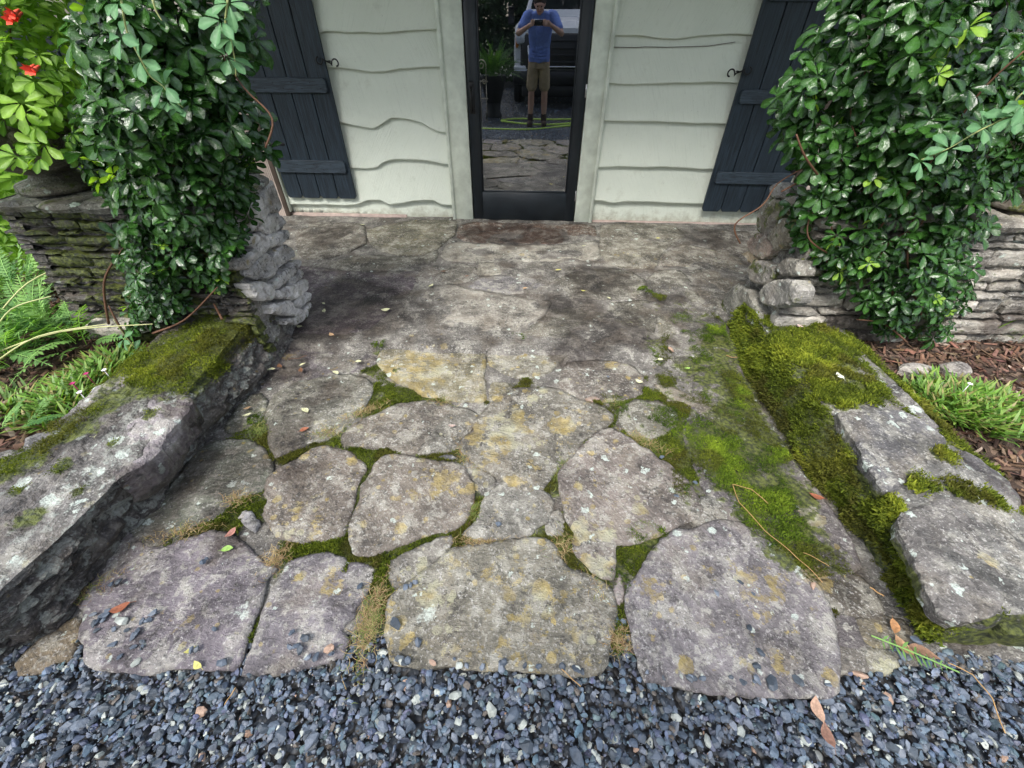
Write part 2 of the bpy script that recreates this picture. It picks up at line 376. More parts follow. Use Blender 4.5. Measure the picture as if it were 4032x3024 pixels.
def lawn():
    t = NT('rough_lawn'); p = t.pos(); n = t.noise(p, 3, 8, .7); return t.done(t.bsdf(t.mix(n, (.02, .035, .01), (.06, .09, .025)), .95, t.bump(t.noise(p, 60, 4), .8, .03)))
M['lawn'] = lawn()

# ------------------------------------------------------------------ stone builder
def smooth_poly(P, step=.03, jitter=.004, seed=0):
    P = np.asarray(P, float); r = np.random.default_rng(seed); out = []
    n = len(P)
    # Catmull-Rom half-way: keeps corners fairly crisp
    for i in range(n):
        a, b, c, d = P[i-1], P[i], P[(i+1) % n], P[(i+2) % n]; L = np.linalg.norm(c-b); k = max(1, int(round(L/step)))
        for j in range(k):
            t = j/k; s_ = .5*((2*b)+(c-a)*t+(2*a-5*b+4*c-d)*t*t+(3*b-a-3*c+d)*t**3); l_ = b+(c-b)*t
            out.append(.35*s_+.65*l_)
    out = np.array(out); out += r.normal(0, jitter, out.shape)
    return out
def grow(P, d):
    P = np.asarray(P, float)
    if poly_area(P) < 0: P = P[::-1]
    e1 = P-np.roll(P, 1, 0); e2 = np.roll(P, -1, 0)-P
    n1 = np.c_[e1[:,1], -e1[:,0]]/np.maximum(np.linalg.norm(e1, axis=1), 1e-9)[:, None]; n2 = np.c_[e2[:,1], -e2[:,0]]/np.maximum(np.linalg.norm(e2, axis=1), 1e-9)[:, None]
    n = n1+n2; n /= np.maximum(np.linalg.norm(n, axis=1), .6)[:, None]
    return P+n*d
def poly_area(P): x, y = P[:,0], P[:,1]; return .5*np.sum(x*np.roll(y, -1)-np.roll(x, -1)*y)
def inside(P, Q):
    r = np.zeros(len(P), bool); n = len(Q)
    for i in range(n):
        x1, y1 = Q[i]; x2, y2 = Q[(i+1) % n]
        c = ((y1 > P[:,1]) != (y2 > P[:,1]))
        r ^= c & (P[:,0] < (x2-x1)*(P[:,1]-y1)/((y2-y1) if y2 != y1 else 1e-12)+x1)
    return r
def edge_dist(P, Q):
    d = np.full(len(P), 1e9)
    for i in range(len(Q)):
        a = Q[i]; b = Q[(i+1) % len(Q)]; ab = b-a; t = np.clip(((P-a)@ab)/max(ab@ab, 1e-12), 0, 1)
        d = np.minimum(d, np.linalg.norm(P-(a+t[:,None]*ab), axis=1))
    return d
def slab(poly, step, thick, rw, rd, amp, nscale, seed, tilt=(0,0), jitter=.003, layered=False):
    """irregular slab: outline in (u,v), top around w=0, skirt down to -thick. returns verts (u,v,w), faces"""
    Q = smooth_poly(poly, step*1.6, jitter, seed)
    if poly_area(Q) < 0: Q = Q[::-1]
    r = np.random.default_rng(seed+1)
    lo, hi = Q.min(0), Q.max(0)
    gx_, gy_ = np.meshgrid(np.arange(lo[0], hi[0], step), np.arange(lo[1], hi[1], step*.87))
    gx_[1::2] += step/2; I = np.stack([gx_.ravel(), gy_.ravel()], 1)+r.normal(0, step*.16, (gx_.size, 2))
    I = I[inside(I, Q)]
    if len(I): I = I[edge_dist(I, Q) > step*.55]
    nb = len(Q)
    pts = [Vector(p) for p in Q]+[Vector(p) for p in I]
    vs, _, fs, *_ = geometry.delaunay_2d_cdt(pts, [], [list(range(nb))], 1, 1e-6)
    P = np.array([tuple(v) for v in vs]); d = edge_dist(P, Q)
    S3 = np.c_[P*nscale, np.full(len(P), seed*3.7)]
    nz = fbm(S3, 1, 4, .55)
    wv = amp*nz - rd*(1-np.clip(d/rw, 0, 1))**2 + tilt[0]*(P[:,0]-P[:,0].mean())+tilt[1]*(P[:,1]-P[:,1].mean())
    if layered: wv += amp*.8*np.round(fbm(S3*.7+5, 1, 2)*2.5)/2.5
    V = [(p[0], p[1], z) for p, z in zip(P, wv)]
    F = [tuple(f) for f in fs]
    # orient up
    F2 = []
    for f in F:
        a, b, c = P[f[0]], P[f[1]], P[f[2]]
        F2.append(f if (b[0]-a[0])*(c[1]-a[1])-(b[1]-a[1])*(c[0]-a[0]) > 0 else f[::-1])
    from collections import Counter
    E = Counter(); Dn = {}
    for f in F2:
        for i in range(len(f)):
            e = (f[i], f[(i+1) % len(f)]); E[tuple(sorted(e))] += 1; Dn[tuple(sorted(e))] = e
    be = [Dn[k] for k, c in E.items() if c == 1]
    mp = {}; cen = P.mean(0)
    for a, b in be:
        for i in (a, b):
            if i not in mp:
                mp[i] = len(V); q = P[i]+(cen-P[i])*.04; V.append((q[0], q[1], -thick))
    for a, b in be: F2.append((b, a, mp[a], mp[b]))
    # bottom left open: always bedded
    return np.array(V), F2
def blobs(P, B):
    r = np.zeros(len(P))
    for b in B:
        x, y, rr, s_ = b; d = np.hypot(P[:,0]-x, P[:,1]-y)/rr; r = np.maximum(r, s_*np.clip(1.25-d*.8, 0, 1))
    return r
# ================================================================== the setting: ground, gravel, path
D_WALL = 4.1
def sheet(name, x0, x1, y0, y1, z, mat, n=1, amp=0.0, parent=None, zf=None, attrs=None):
    nx, ny = (n if isinstance(n, tuple) else (n, n)); X, Y = np.meshgrid(np.linspace(x0, x1, nx+1), np.linspace(y0, y1, ny+1))
    P = np.stack([X.ravel(), Y.ravel()], 1); Z = np.full(len(P), float(z))
    if zf is not None: Z = zf(P)
    if amp: Z = Z+amp*fbm(np.c_[P*6, np.zeros(len(P))], 1, 4)
    i = np.arange(nx*ny); a = (i//nx)*(nx+1)+i % nx; Fq = np.stack([a, a+1, a+nx+2, a+nx+1], 1)
    at = {k: f(P) for k, f in (attrs or {}).items()}
    return world_obj(name, np.c_[P, Z], Fq, mat, parent, True, at, fast=True)
tag(sheet('ground', -150, 150, -150, 150, -.12, M['lawn'], 4), kind='structure')
gravel = tag(sheet('gravel_drive', -9, 9, -16, .75, -.035, M['gravel_bed'], (36, 36)), kind='structure')
gravel_loc = parent_loc(gravel)

# moss and stains lie where they lie on the place: centres on the floor, radius in metres, strength
def fl(t, x, y): p = gz(t, x, y); return p[0], p[1]
FLOOR_MOSS = [(*fl('D', x, y), r*1.14, s_) for x, y, r, s_ in [
    (1450,660,.2,.5),(1430,760,.18,.55),(1470,840,.18,.6),(1450,930,.15,.6),(1500,1010,.14,.7),(1380,700,.16,.42),(1500,690,.22,.62),(1560,745,.26,.72),(1540,800,.24,.86),(1600,835,.20,.86),(1480,760,.18,.5),(1600,900,.2,.9),(1570,960,.22,1.0),(1640,960,.2,1.0),
    (1600,1020,.17,1.05),(1670,1060,.17,.95),(1640,1110,.12,.9),(1720,1150,.13,.9),(1700,1190,.10,.95),(1780,1200,.10,.75),(1480,900,.16,.55),(1420,860,.16,.5),(1440,1000,.12,.5),
    (1480,1060,.10,.55),(1320,880,.13,.5),(1400,1170,.09,.6),(1330,1260,.06,.55),(840,800,.10,.45),(1400,640,.2,.4),(1120,735,.12,.4),(820,755,.06,.6),(1560,610,.14,.3),(640,560,.1,.5),
    (560,910,.07,.5),(1560,540,.1,.4)]]
FLOOR_STAIN = [(*fl('F', x, y), r, min(1.25*s_, 1.2)) for x, y, r, s_ in [
    (1150,150,.26,1.2),(1010,150,.2,.95),(1290,150,.18,.95),(420,450,.34,.75),(560,510,.26,.7),(260,560,.3,.7),(330,150,.26,.6),(1480,340,.26,.75),(1400,470,.28,.6),
    (1560,540,.3,.55),(1650,590,.2,.6),(700,470,.2,.5),(140,680,.26,.6),(1960,160,.26,.6),(820,600,.1,.5),(60,1100,.3,.5),(-60,1200,.3,.5),(-150,1350,.25,.45),(100,950,.25,.4),(250,820,.3,.4),(900,420,.1,.3),(1400,640,.18,.7),(1800,430,.2,.5)]]
FLOOR_LICHEN = [(*fl('D', x, y), r, s_) for x, y, r, s_ in [
    (900,800,.32,.95),(1130,780,.2,.7),(1080,940,.26,.95),(1000,1040,.2,.8),(1170,1000,.16,.7),(660,1130,.2,.75),(840,1170,.14,.6),(900,1080,.1,.6),(960,1050,.15,1.0),(1160,1280,.30,.72),(1200,1380,.25,.7),
    (950,1250,.2,.85),(1280,1170,.2,.8),(1290,1220,.1,1.0),(1350,1060,.14,.6),(1390,1290,.2,.7),(1500,1380,.12,.5),(1640,1290,.2,.8),(1640,1400,.2,.7),(720,1260,.09,.9),(540,1260,.12,.5),
    (1350,560,.2,.5),(1100,560,.16,.4),(900,520,.25,.5),(1560,560,.18,.45),(1000,1380,.2,.6)]]
FLOOR_PALE = [(*fl('D', x, y), r, s_) for x, y, r, s_ in [
    (920,1330,.07,1.0),(525,1325,.05,1.1),(620,1230,.06,.9),(680,1300,.06,.9),(1270,950,.08,.7),(1330,1010,.1,.7),(1680,1180,.18,.9),(1640,1250,.16,.7),(1700,1320,.15,.6),(700,1040,.15,.5),(900,1040,.12,.6),
    (1150,800,.2,.6),(1150,540,.3,.5),(1060,690,.22,.55),(1400,1070,.1,.7),(1460,1150,.08,.8),(1040,870,.1,.6),(470,1060,.12,.6),(640,820,.15,.3)]]
JOINT_MOSS = [(*fl('D', x, y), r, s_) for x, y, r, s_ in [
    (760,1080,.16,1.0),(700,1170,.14,1.0),(880,1170,.18,1.0),(960,1130,.14,.9),(800,1230,.14,.9),(900,1240,.14,1.0),(680,960,.16,1.0),(820,960,.16,1.0),(940,960,.12,1.0),(860,880,.2,1.0),(770,860,.14,1.0),
    (700,900,.14,.9),(540,960,.12,.8),(500,1100,.14,.9),(1000,1090,.1,.8),(1200,1020,.14,.8),(1220,1180,.16,.8),(1320,1230,.12,.7),(1400,1180,.12,.9),(1340,1320,.1,.7),(1280,900,.18,.6),(1130,850,.18,.5),
    (1360,860,.2,.7),(840,1300,.1,.8),(540,1350,.08,.6),(430,1160,.1,.6),(1490,960,.3,.9),(1600,760,.3,.8),(800,790,.12,.6),(1650,1220,.2,.6),(1220,1260,.1,.6),(1000,1150,.1,.7)]]
def ground_z(y): return .020*np.clip((np.asarray(y, float)-1.93)/.05, 0, 1)
def fields(P):
    return dict(moss=blobs(P, FLOOR_MOSS)*.80, stain=blobs(P, FLOOR_STAIN), lichen=blobs(P, FLOOR_LICHEN), pale=blobs(P, FLOOR_PALE))

path = sheet('flagstone_path', -3.3, 3.0, .455, D_WALL+.02, -.012, M['flag'], (250, 180), .006, zf=lambda P: -.012+ground_z(P[:,1])*1.5,
             attrs=dict(moss=lambda P: np.maximum(blobs(P, JOINT_MOSS), blobs(P, FLOOR_MOSS)*.72), stain=lambda P: np.maximum(blobs(P, FLOOR_STAIN), .34), lichen=lambda P: blobs(P, FLOOR_LICHEN)*.8, pale=lambda P: np.maximum(blobs(P, FLOOR_PALE), .25)))
path['tint'] = (.135, .126, .112, 1.0); path['grain'] = .1
tag(path, kind='structure'); path_loc = parent_loc(path)

GREY, PURP, TAN, LITE, DARK, GRN = (.20,.188,.175), (.175,.15,.168), (.25,.222,.15), (.30,.285,.27), (.12,.11,.108), (.165,.17,.135)
STONES = [ # frame, outline, colour, grain angle, lichen, pale, lift
 ('A', [(885,660),(985,690),(1080,720),(1090,760),(1150,790),(1165,820),(1110,890),(1090,960),(1070,1080),(1035,1180),(1005,1290),(930,1310),(870,1330),(800,1320),(740,1340),(620,1310),(560,1300),(510,1230),(470,1150),(475,1100),(500,1060),(470,1000),(500,880),(590,810),(690,750),(790,690)], (.225,.19,.175), .5, .2, .2, .012),
 ('A', [(1330,740),(1450,735),(1530,755),(1680,780),(1790,790),(1870,810),(1900,880),(1940,940),(1945,1030),(1920,1120),(1870,1210),(1790,1250),(1700,1260),(1600,1290),(1520,1320),(1400,1360),(1330,1390),(1240,1430),(1130,1430),(1095,1360),(1085,1270),(1110,1160),(1160,1060),(1165,960),(1220,890),(1260,800)], (.215,.185,.17), .9, .2, .25, .012),
 ('A', [(1290,420),(1400,360),(1520,345),(1680,340),(1800,360),(1780,400),(1720,480),(1640,580),(1560,680),(1500,690),(1420,680),(1360,655),(1240,660),(1110,645),(1030,650),(1020,600),(1050,540),(1130,480)], (.20,.175,.16), .2, .15, .15, .008),
 ('A', [(1820,375),(1900,390),(1970,420),(1990,450),(1940,500),(1900,570),(1870,640),(1820,670),(1700,690),(1620,700),(1575,695),(1655,590),(1745,470)], GREY, .3, .15, .2, .006),
 ('A', [(500,340),(560,270),(700,200),(900,160),(1060,140),(1170,170),(1220,220),(1190,300),(1150,370),(1090,430),(1030,490),(1000,545),(930,560),(880,600),(800,610),(720,650),(620,690),(545,725),(500,660),(490,600),(500,540),(470,450)], (.215,.21,.185), -.4, .1, .25, .008),
 ('H', [(870,640),(930,560),(1010,520),(1150,520),(1225,560),(1255,640),(1255,700),(1200,740),(1150,760),(1090,790),(1040,830),(1000,870),(930,890),(850,920),(780,940),(740,985),(690,1005),(650,980),(620,930),(680,850),(750,790),(800,730)], (.155,.165,.14), -.5, .15, .4, .004),
 ('A', [(180,480),(250,370),(330,300),(410,280),(440,330),(430,420),(380,480),(320,520),(220,540),(170,530)], GRN, .4, .1, .25, .002),
 ('F', [(545,690),(570,620),(650,605),(760,610),(870,610),(960,615),(1000,640),(1000,700),(990,760),(1005,830),(1000,850),(950,850),(880,850),(800,840),(740,830),(700,800),(640,780),(590,740)], (.27,.245,.17), .1, .3, .4, .006),
 ('E', [(0,460),(100,410),(190,370),(270,352),(270,370),(200,450),(120,530),(40,590),(0,610),(-60,630),(-90,580),(-80,500)], (.21,.195,.185), .6, .05, .1, .004),
 ('C', [(1400,465),(1500,440),(1580,430),(1600,425),(1690,455),(1700,480),(1685,535),(1703,545),(1722,485),(1780,480),(1860,510),(1850,550),(1830,600),(1800,660),(1760,700),(1740,770),(1680,820),(1665,870),(1700,920),(1680,985),(1600,1010),(1500,1030),(1440,1060),(1300,1070),(1140,1080),(1170,1000),(1210,900),(1240,800),(1280,680),(1330,580),(1370,520)], (.21,.19,.205), .15, .08, .3, .006),
 ('C', [(440,290),(490,330),(560,385),(650,400),(740,355),(830,330),(930,300),(1040,315),(1110,380),(1200,460),(1280,510),(1240,545),(1200,690),(1150,830),(1100,970),(1070,1065),(960,1055),(850,1050),(720,1045),(590,1090),(450,1065),(300,1060),(230,1010),(235,920),(200,890),(215,720),(180,700),(260,560),(330,450)], (.205,.18,.20), .1, .06, .15, .010),
 ('H', [(80,1550),(150,1480),(220,1420),(330,1350),(350,1400),(330,1460),(310,1510),(240,1530),(200,1570),(110,1575)], (.22,.17,.115), .6, .1, .1, -.004),
 ('E', [(310,430),(420,415),(580,395),(700,375),(860,370),(900,400),(920,450),(960,510),(1000,560),(1100,590),(1180,620),(1260,680),(1280,780),(1270,900),(1240,1000),(1230,1110),(1190,1160),(1050,1170),(980,1160),(850,1150),(700,1130),(560,1130),(400,1130),(280,1110),(150,1120),(0,1110),(-60,1100),(-95,1000),(-100,900),(-85,740),(-30,680),(60,620),(130,560),(220,490)], (.24,.225,.195), .05, .35, .2, .010),
 ('E', [(1400,660),(1450,620),(1480,560),(1520,480),(1570,420),(1640,350),(1690,325),(1760,335),(1830,300),(1900,275),(1960,262),(2100,285),(2140,340),(2250,390),(2340,430),(2400,500),(2440,570),(2510,620),(2560,680),(2600,760),(2635,860),(2650,1000),(2650,1130),(2645,1260),(2600,1300),(2350,1305),(2212,1295),(2000,1295),(1870,1285),(1760,1260),(1640,1230),(1500,1220),(1470,1150),(1440,1050),(1420,950),(1400,850),(1380,760)], (.225,.205,.21), 1.1, .15, .35, .012),
 ('B', [(880,555),(940,550),(1000,590),(1060,620),(1130,680),(1190,700),(1250,760),(1330,800),(1390,860),(1440,900),(1500,980),(1540,1060),(1560,1150),(1480,1200),(1400,1215),(1330,1260),(1250,1290),(1170,1320),(1080,1350),(960,1350),(930,1400),(940,1500),(930,1600),(860,1590),(780,1530),(700,1450),(680,1380),(700,1290),(650,1240),(610,1150),(600,1060),(575,980),(570,880),(620,800),(690,720),(760,650),(820,590)], (.23,.195,.19), .8, .2, .5, .012),
 ('E', [(480,180),(500,110),(560,40),(630,-10),(700,10),(790,40),(880,90),(895,150),(860,220),(800,260),(740,310),(650,330),(560,335),(450,330),(370,320),(420,280),(470,220)], (.235,.225,.215), .5, .2, .25, .006),
 ('E', [(920,210),(945,180),(960,230),(955,320),(900,315),(885,290)], LITE, .5, .05, .4, .002),
 ('B', [(240,250),(400,245),(500,240),(560,260),(700,330),(780,340),(860,380),(930,430),(925,470),(870,510),(800,560),(720,600),(680,680),(640,730),(560,790),(500,850),(460,900),(420,960),(350,970),(280,960),(200,910),(100,860),(0,800),(-80,740),(-130,690),(-140,640),(-110,600),(-40,560),(-60,500),(0,430),(60,370),(140,310)], (.205,.19,.17), .3, .3, .3, .010),
 ('A', [(1970,830),(2060,860),(2100,905),(1990,950),(1950,930),(1975,880)], GREY, .2, .1, .2, -.002),
 ('F', [(1025,640),(1060,625),(1160,610),(1280,610),(1380,620),(1385,640),(1330,680),(1290,720),(1220,750),(1140,750),(1060,720),(1030,690)], (.24,.225,.19), .2, .25, .5, .004),
 ('F', [(1370,700),(1450,690),(1560,690),(1650,710),(1690,760),(1680,820),(1600,850),(1500,850),(1400,830),(1340,790),(1350,740)], (.19,.165,.155), .2, .1, .2, .004),
 ('F', [(1030,780),(1090,780),(1115,800),(1060,840),(1030,850)], (.25,.225,.16), .2, .3, .2, .0),
 ('B', [(1020,380),(1120,330),(1280,340),(1390,410),(1380,500),(1300,560),(1200,590),(1080,560),(1010,480)], (.20,.19,.165), .2, .1, .35, .002),
 ('B', [(1270,215),(1400,240),(1560,320),(1690,360),(1720,400),(1600,420),(1500,340),(1350,290)], (.27,.235,.20), .3, .05, .2, .003),
 ('G', [(150,20),(260,30),(300,150),(330,300),(450,420),(560,560),(700,750),(800,900),(860,1050),(760,1110),(640,1100),(560,1040),(450,960),(330,920),(290,850),(200,820),(140,720),(70,600),(30,480),(0,380),(40,290),(60,100)], (.175,.155,.155), 1.0, .05, .2, -.002),
 ('E', [(1780,240),(1830,190),(1850,110),(1900,110),(1980,190),(1960,230),(1900,265),(1830,265)], (.25,.245,.24), .8, .02, .3, .005),
 ('G', [(640,1170),(760,1125),(860,1115),(940,1180),(980,1260),(960,1310),(860,1300),(780,1270),(700,1230)], (.15,.13,.115), .8, .1, .1, -.004),
 ('G', [(890,1340),(980,1315),(1090,1340),(1130,1400),(1060,1440),(960,1450),(910,1420)], (.215,.185,.145), .2, .1, .2, -.002),
 ('G', [(780,1320),(850,1310),(880,1400),(900,1450),(850,1470),(780,1440)], (.13,.115,.115), .2, .02, .05, -.006),
 ('G', [(780,1470),(890,1490),(900,1560),(790,1580)], (.20,.18,.17), .2, .02, .1, -.006),
 ('G', [(915,1500),(1000,1480),(1060,1530),(1020,1560),(930,1560)], (.26,.245,.215), .2, .05, .2, -.004),
 ('F', [(190,110),(300,90),(440,100),(480,110),(485,190),(400,230),(320,250),(220,250),(195,200)], (.16,.142,.125), .2, .1, .1, .004),
 ('F', [(500,130),(600,100),(760,85),(880,90),(870,150),(830,180),(800,210),(740,234),(640,238),(540,210),(510,180)], (.22,.205,.15), .3, .2, .2, .006),
 ('F', [(330,272),(430,247),(530,244),(640,247),(740,243),(798,220),(788,262),(690,280),(640,298),(500,305),(380,298)], (.19,.178,.155), .1, .1, .2, .003),
 ('F', [(840,200),(880,180),(1000,187),(1160,192),(1350,192),(1490,180),(1500,250),(1380,260),(1200,260),(1000,265),(850,260),(820,240)], (.285,.27,.25), .05, .05, .35, .003),
 ('F', [(900,112),(960,98),(1380,100),(1480,108),(1485,170),(1340,184),(1150,180),(960,178),(890,160)], (.17,.105,.08), .05, .05, .1, .005),
 ('F', [(1515,110),(1660,98),(1820,110),(1870,150),(1820,180),(1760,240),(1740,290),(1600,290),(1540,270),(1510,220)], (.245,.225,.19), .2, .15, .3, .006),
 ('F', [(1890,120),(1980,125),(2180,140),(2150,230),(2080,240),(1990,200),(1885,150)], (.14,.12,.11), .2, .1, .15, .004),
 ('F', [(1860,190),(1980,210),(2100,245),(2150,300),(2130,390),(2060,400),(1980,350),(1910,290),(1830,280),(1760,280),(1790,230)], (.235,.205,.18), .3, .15, .35, .005),
 ('F', [(200,290),(350,306),(500,318),(640,312),(735,305),(700,355),(645,440),(565,500),(500,560),(400,575),(250,575),(150,560),(150,400)], (.19,.15,.165), .2, .04, .08, .004),
 ('F', [(-10,800),(60,720),(150,640),(230,590),(480,590),(530,625),(525,690),(440,735),(300,752),(100,785)], (.165,.145,.15), .2, .05, .12, -.006),
 ('F', [(742,295),(800,290),(818,340),(770,350),(700,350)], (.22,.195,.19), .1, .02, .2, .002),
 ('F', [(830,305),(900,275),(960,290),(980,312),(930,350),(870,358),(820,348)], (.23,.215,.20), .4, .05, .3, .002),
 ('F', [(990,272),(1140,267),(1178,310),(1100,320),(980,320)], (.255,.24,.215), .1, .1, .35, .003),
 ('F', [(1184,270),(1380,270),(1390,300),(1340,328),(1240,330),(1190,312)], (.22,.208,.195), .1, .05, .3, .002),
 ('F', [(1000,332),(1080,324),(1260,338),(1270,380),(1250,408),(1130,398),(990,383),(935,368)], (.225,.215,.215), .05, .04, .4, .003),
 ('F', [(760,372),(860,367),(940,392),(1040,407),(1200,432),(1290,442),(1260,500),(1180,540),(1150,570),(1030,568),(960,580),(800,577),(700,562),(570,560),(650,470),(740,400)], (.255,.235,.22), .1, .05, .3, .004),
 ('F', [(1290,345),(1400,310),(1560,300),(1640,312),(1700,350),(1700,408),(1560,428),(1400,425),(1300,415)], (.18,.168,.15), .2, .06, .15, .002),
 ('F', [(1720,340),(1760,310),(1850,310),(1910,370),(1830,380),(1730,385)], (.19,.178,.16), .2, .1, .25, .003),
 ('F', [(1710,402),(1800,392),(1920,392),(1930,430),(1850,450),(1730,448)], (.19,.182,.155), .2, .1, .25, .002),
 ('F', [(1310,455),(1400,436),(1560,444),(1700,434),(1750,470),(1735,560),(1700,605),(1500,597),(1280,592),(1180,580),(1250,520)], (.165,.155,.135), .15, .06, .2, .002),
 ('F', [(1770,480),(1900,460),(2030,490),(2080,560),(2120,660),(2050,700),(1900,720),(1790,660),(1760,560)], (.16,.15,.125), .3, .05, .15, -.002),
 ('F', [(1940,300),(1990,360),(2050,410),(2040,470),(1940,450),(1930,380),(1905,310)], (.20,.18,.165), .3, .05, .25, .002)]
POLYS = []
for i, (t, pl, col, gr, li, pa, lift) in enumerate(STONES):
    P2 = np.array([gz(t, x, y)[:2] for x, y in pl])
    c = P2.mean(0); P2 = grow(P2, .0165 if c[1] < 2.0 else .013); size = math.sqrt(abs(poly_area(P2)))
    near = c[1] < 1.3
    step = .012 if near else (.018 if c[1] < 2.2 else .028)
    if size < .15: step = min(step, .014)
    V, F = slab(P2, step, .05, .014 if c[1] < 2 else .010, .0055 if c[1] < 2 else .0025, .0050 if size > .2 else .003, 6.0, i+11,
                (random.uniform(-.008, .008), random.uniform(-.008, .008)), .0025, layered=True)
    POLYS.append(P2)
    Pw = V[:, :2]; fd = fields(Pw)
    V = V.copy(); V[:, 2] += lift+(.02 if c[1] > 1.95 else 0)
    V[:, 2] += .006*fbm(np.c_[Pw*1.3, np.zeros(len(Pw))], 1, 2)
    fd['stain'] = np.maximum(fd['stain'], .12 if c[1] < 2 else .2)
    fd['lichen'] = np.clip(np.maximum(fd['lichen']*1.05, li+(.34 if c[1] < 2.0 else .05)), 0, .95); fd['pale'] = np.maximum(fd['pale'], pa)
    o = world_obj('flagstone', V, F, M['flag'], path, True, fd)
    g_ = sum(col)/3; o['tint'] = tuple((.74 if c[1] < 2 else .86 if g_ > .222 else .6)*(.85*x*k2+.15*g_*k) for x, k, k2 in zip(col, (1.01, .99, .84), (1.0, .985, 1.0 if col[2] >= col[1] else .88)))+(1.0,); o['grain'] = gr

def in_stone(P):
    r = np.zeros(len(P), bool)
    for Q in POLYS:
        lo, hi = Q.min(0), Q.max(0); b = (P[:,0] > lo[0]) & (P[:,0] < hi[0]) & (P[:,1] > lo[1]) & (P[:,1] < hi[1])
        if b.any():
            ix = np.where(b)[0]; r[ix] |= inside(P[ix], Q)
    return r

# ------------------------------------------------------------------ gravel stones
def rock(seed, n=19, flat=(1, .72, .42)):
    r = np.random.default_rng(seed); P = r.normal(size=(n, 3)); P /= np.linalg.norm(P, axis=1)[:, None]; P *= r.uniform(.86, 1.03, (n, 1)); P *= np.array(flat)*r.uniform(.8, 1.2, 3)
    bm = bmesh.new()
    for p in P: bm.verts.new(p)
    rs = bmesh.ops.convex_hull(bm, input=bm.verts[:])
    bmesh.ops.delete(bm, geom=[g for g in set(rs['geom_interior'])|set(rs['geom_unused']) if isinstance(g, bmesh.types.BMVert)], context='VERTS')
    bmesh.ops.triangulate(bm, faces=bm.faces[:]); bm.verts.index_update()
    V = np.array([v.co[:] for v in bm.verts]); F = np.array([[v.index for v in f.verts] for f in bm.faces]); bm.free(); return V, F
ROCKS = [rock(s_) for s_ in range(14)]; ROCKS_LO = [rock(s_+50, 7) for s_ in range(8)]
def rotm(n, r, tilt=1.0):
    a = r.uniform(0, 2*np.pi, n); b = r.normal(0, .45*tilt, n); c = r.normal(0, .45*tilt, n)
    ca, sa, cb, sb, cc, s_c = np.cos(a), np.sin(a), np.cos(b), np.sin(b), np.cos(c), np.sin(c)
    R = np.empty((n, 3, 3))
    R[:,0,0] = ca*cb; R[:,0,1] = ca*sb*s_c-sa*cc; R[:,0,2] = ca*sb*cc+sa*s_c
    R[:,1,0] = sa*cb; R[:,1,1] = sa*sb*s_c+ca*cc; R[:,1,2] = sa*sb*cc-ca*s_c
    R[:,2,0] = -sb; R[:,2,1] = cb*s_c; R[:,2,2] = cb*cc
    return R
def scatter(protos, pos, size, R, cols):
    """one joined mesh of many small pieces"""
    Vs, Fs, Cs = [], [], []; b = 0; k = len(protos); idx = rng.integers(0, k, len(pos))
    for j in range(k):
        s_ = np.where(idx == j)[0]
        if not len(s_): continue
        V, F = protos[j]; W = np.einsum('nij,vj->nvi', R[s_], V)*size[s_][:, None, None]+pos[s_][:, None, :]
        n = len(s_); Vs.append(W.reshape(-1, 3)); Fs.append((F[None]+(np.arange(n)*len(V))[:, None, None]).reshape(-1, F.shape[1])+b)
        Cs.append(np.repeat(cols[s_], len(V), 0)); b += n*len(V)
    return np.vstack(Vs), np.vstack(Fs), np.vstack(Cs)
def gravel_cols(n):
    c = np.array([.082, .108, .142])*rng.uniform(.5, 1.6, (n, 1))*(1+rng.normal(0, .06, (n, 3)))
    k = rng.random(n)
    p = k < .075; c[p] = np.array([.36, .385, .345])*rng.uniform(.75, 1.25, (p.sum(), 1))
    p = (k > .062) & (k < .20); c[p] = np.array([.15, .17, .20])*rng.uniform(.8, 1.3, (p.sum(), 1))
    p = (k > .20) & (k < .206); c[p] = np.array([.36, .24, .17])*rng.uniform(.8, 1.2, (p.sum(), 1))
    p = (k > .206) & (k < .26); c[p] = np.array([.10, .085, .07])*rng.uniform(.7, 1.2, (p.sum(), 1))
    return np.clip(c, 0, 1)
def gravel_ok(P):
    ok = ~in_stone(P)
    ok &= ~((P[:,1] > .38) & (P[:,0] < -1.45)) & ~((P[:,1] > .50) & (P[:,0] > 1.26))
    ok &= P[:,1] < .62+0*P[:,0]
    # the strip of gravel that runs up beside the left purple slab, and the gap beside the right one
    strip = (np.abs(P[:,0]-(-1.285-.12*(P[:,1]-.4))) < .05) & (P[:,1] < .62)
    gap = (np.abs(P[:,0]-.36) < .05) & (P[:,1] < .56)
    edge = np.interp(P[:,0], [-3, -1.62, -1.2, -.9, -.5, -.3, 0, .3, .5, .98, 1.05, 1.25, 1.6, 3], [.38, .38, .44, .44, .46, .46, .46, .46, .44, .42, .505, .515, .48, .48])
    return ok & ((P[:,1] < edge) | strip | gap)
N0 = 27000
P = np.c_[rng.uniform(-2.1, 2.1, N0), rng.uniform(-.75, .62, N0)]; P = P[gravel_ok(P)]
z = -.020+rng.uniform(0, .018, len(P)); size = np.clip(rng.lognormal(math.log(.0116), .30, len(P)), .0055, .025)
big = size > .024; z[big] += .004
view = (np.abs(P[:,0]) < 1.6) & (P[:,1] > .12)
order = np.argsort(-(size*view+z*.3*view)); ind = order[:300]; rest = order[300:]
pos = np.c_[P, z]; Rr = rotm(len(P), rng); gc = gravel_cols(len(P))
V, F, Cc = scatter(ROCKS, pos[rest], size[rest], Rr[rest], gc[rest])
lg = world_obj('loose_gravel', V, F, M['gravel'], gravel, False, dict(col=Cc), fast=True); tag(lg, kind='stuff')
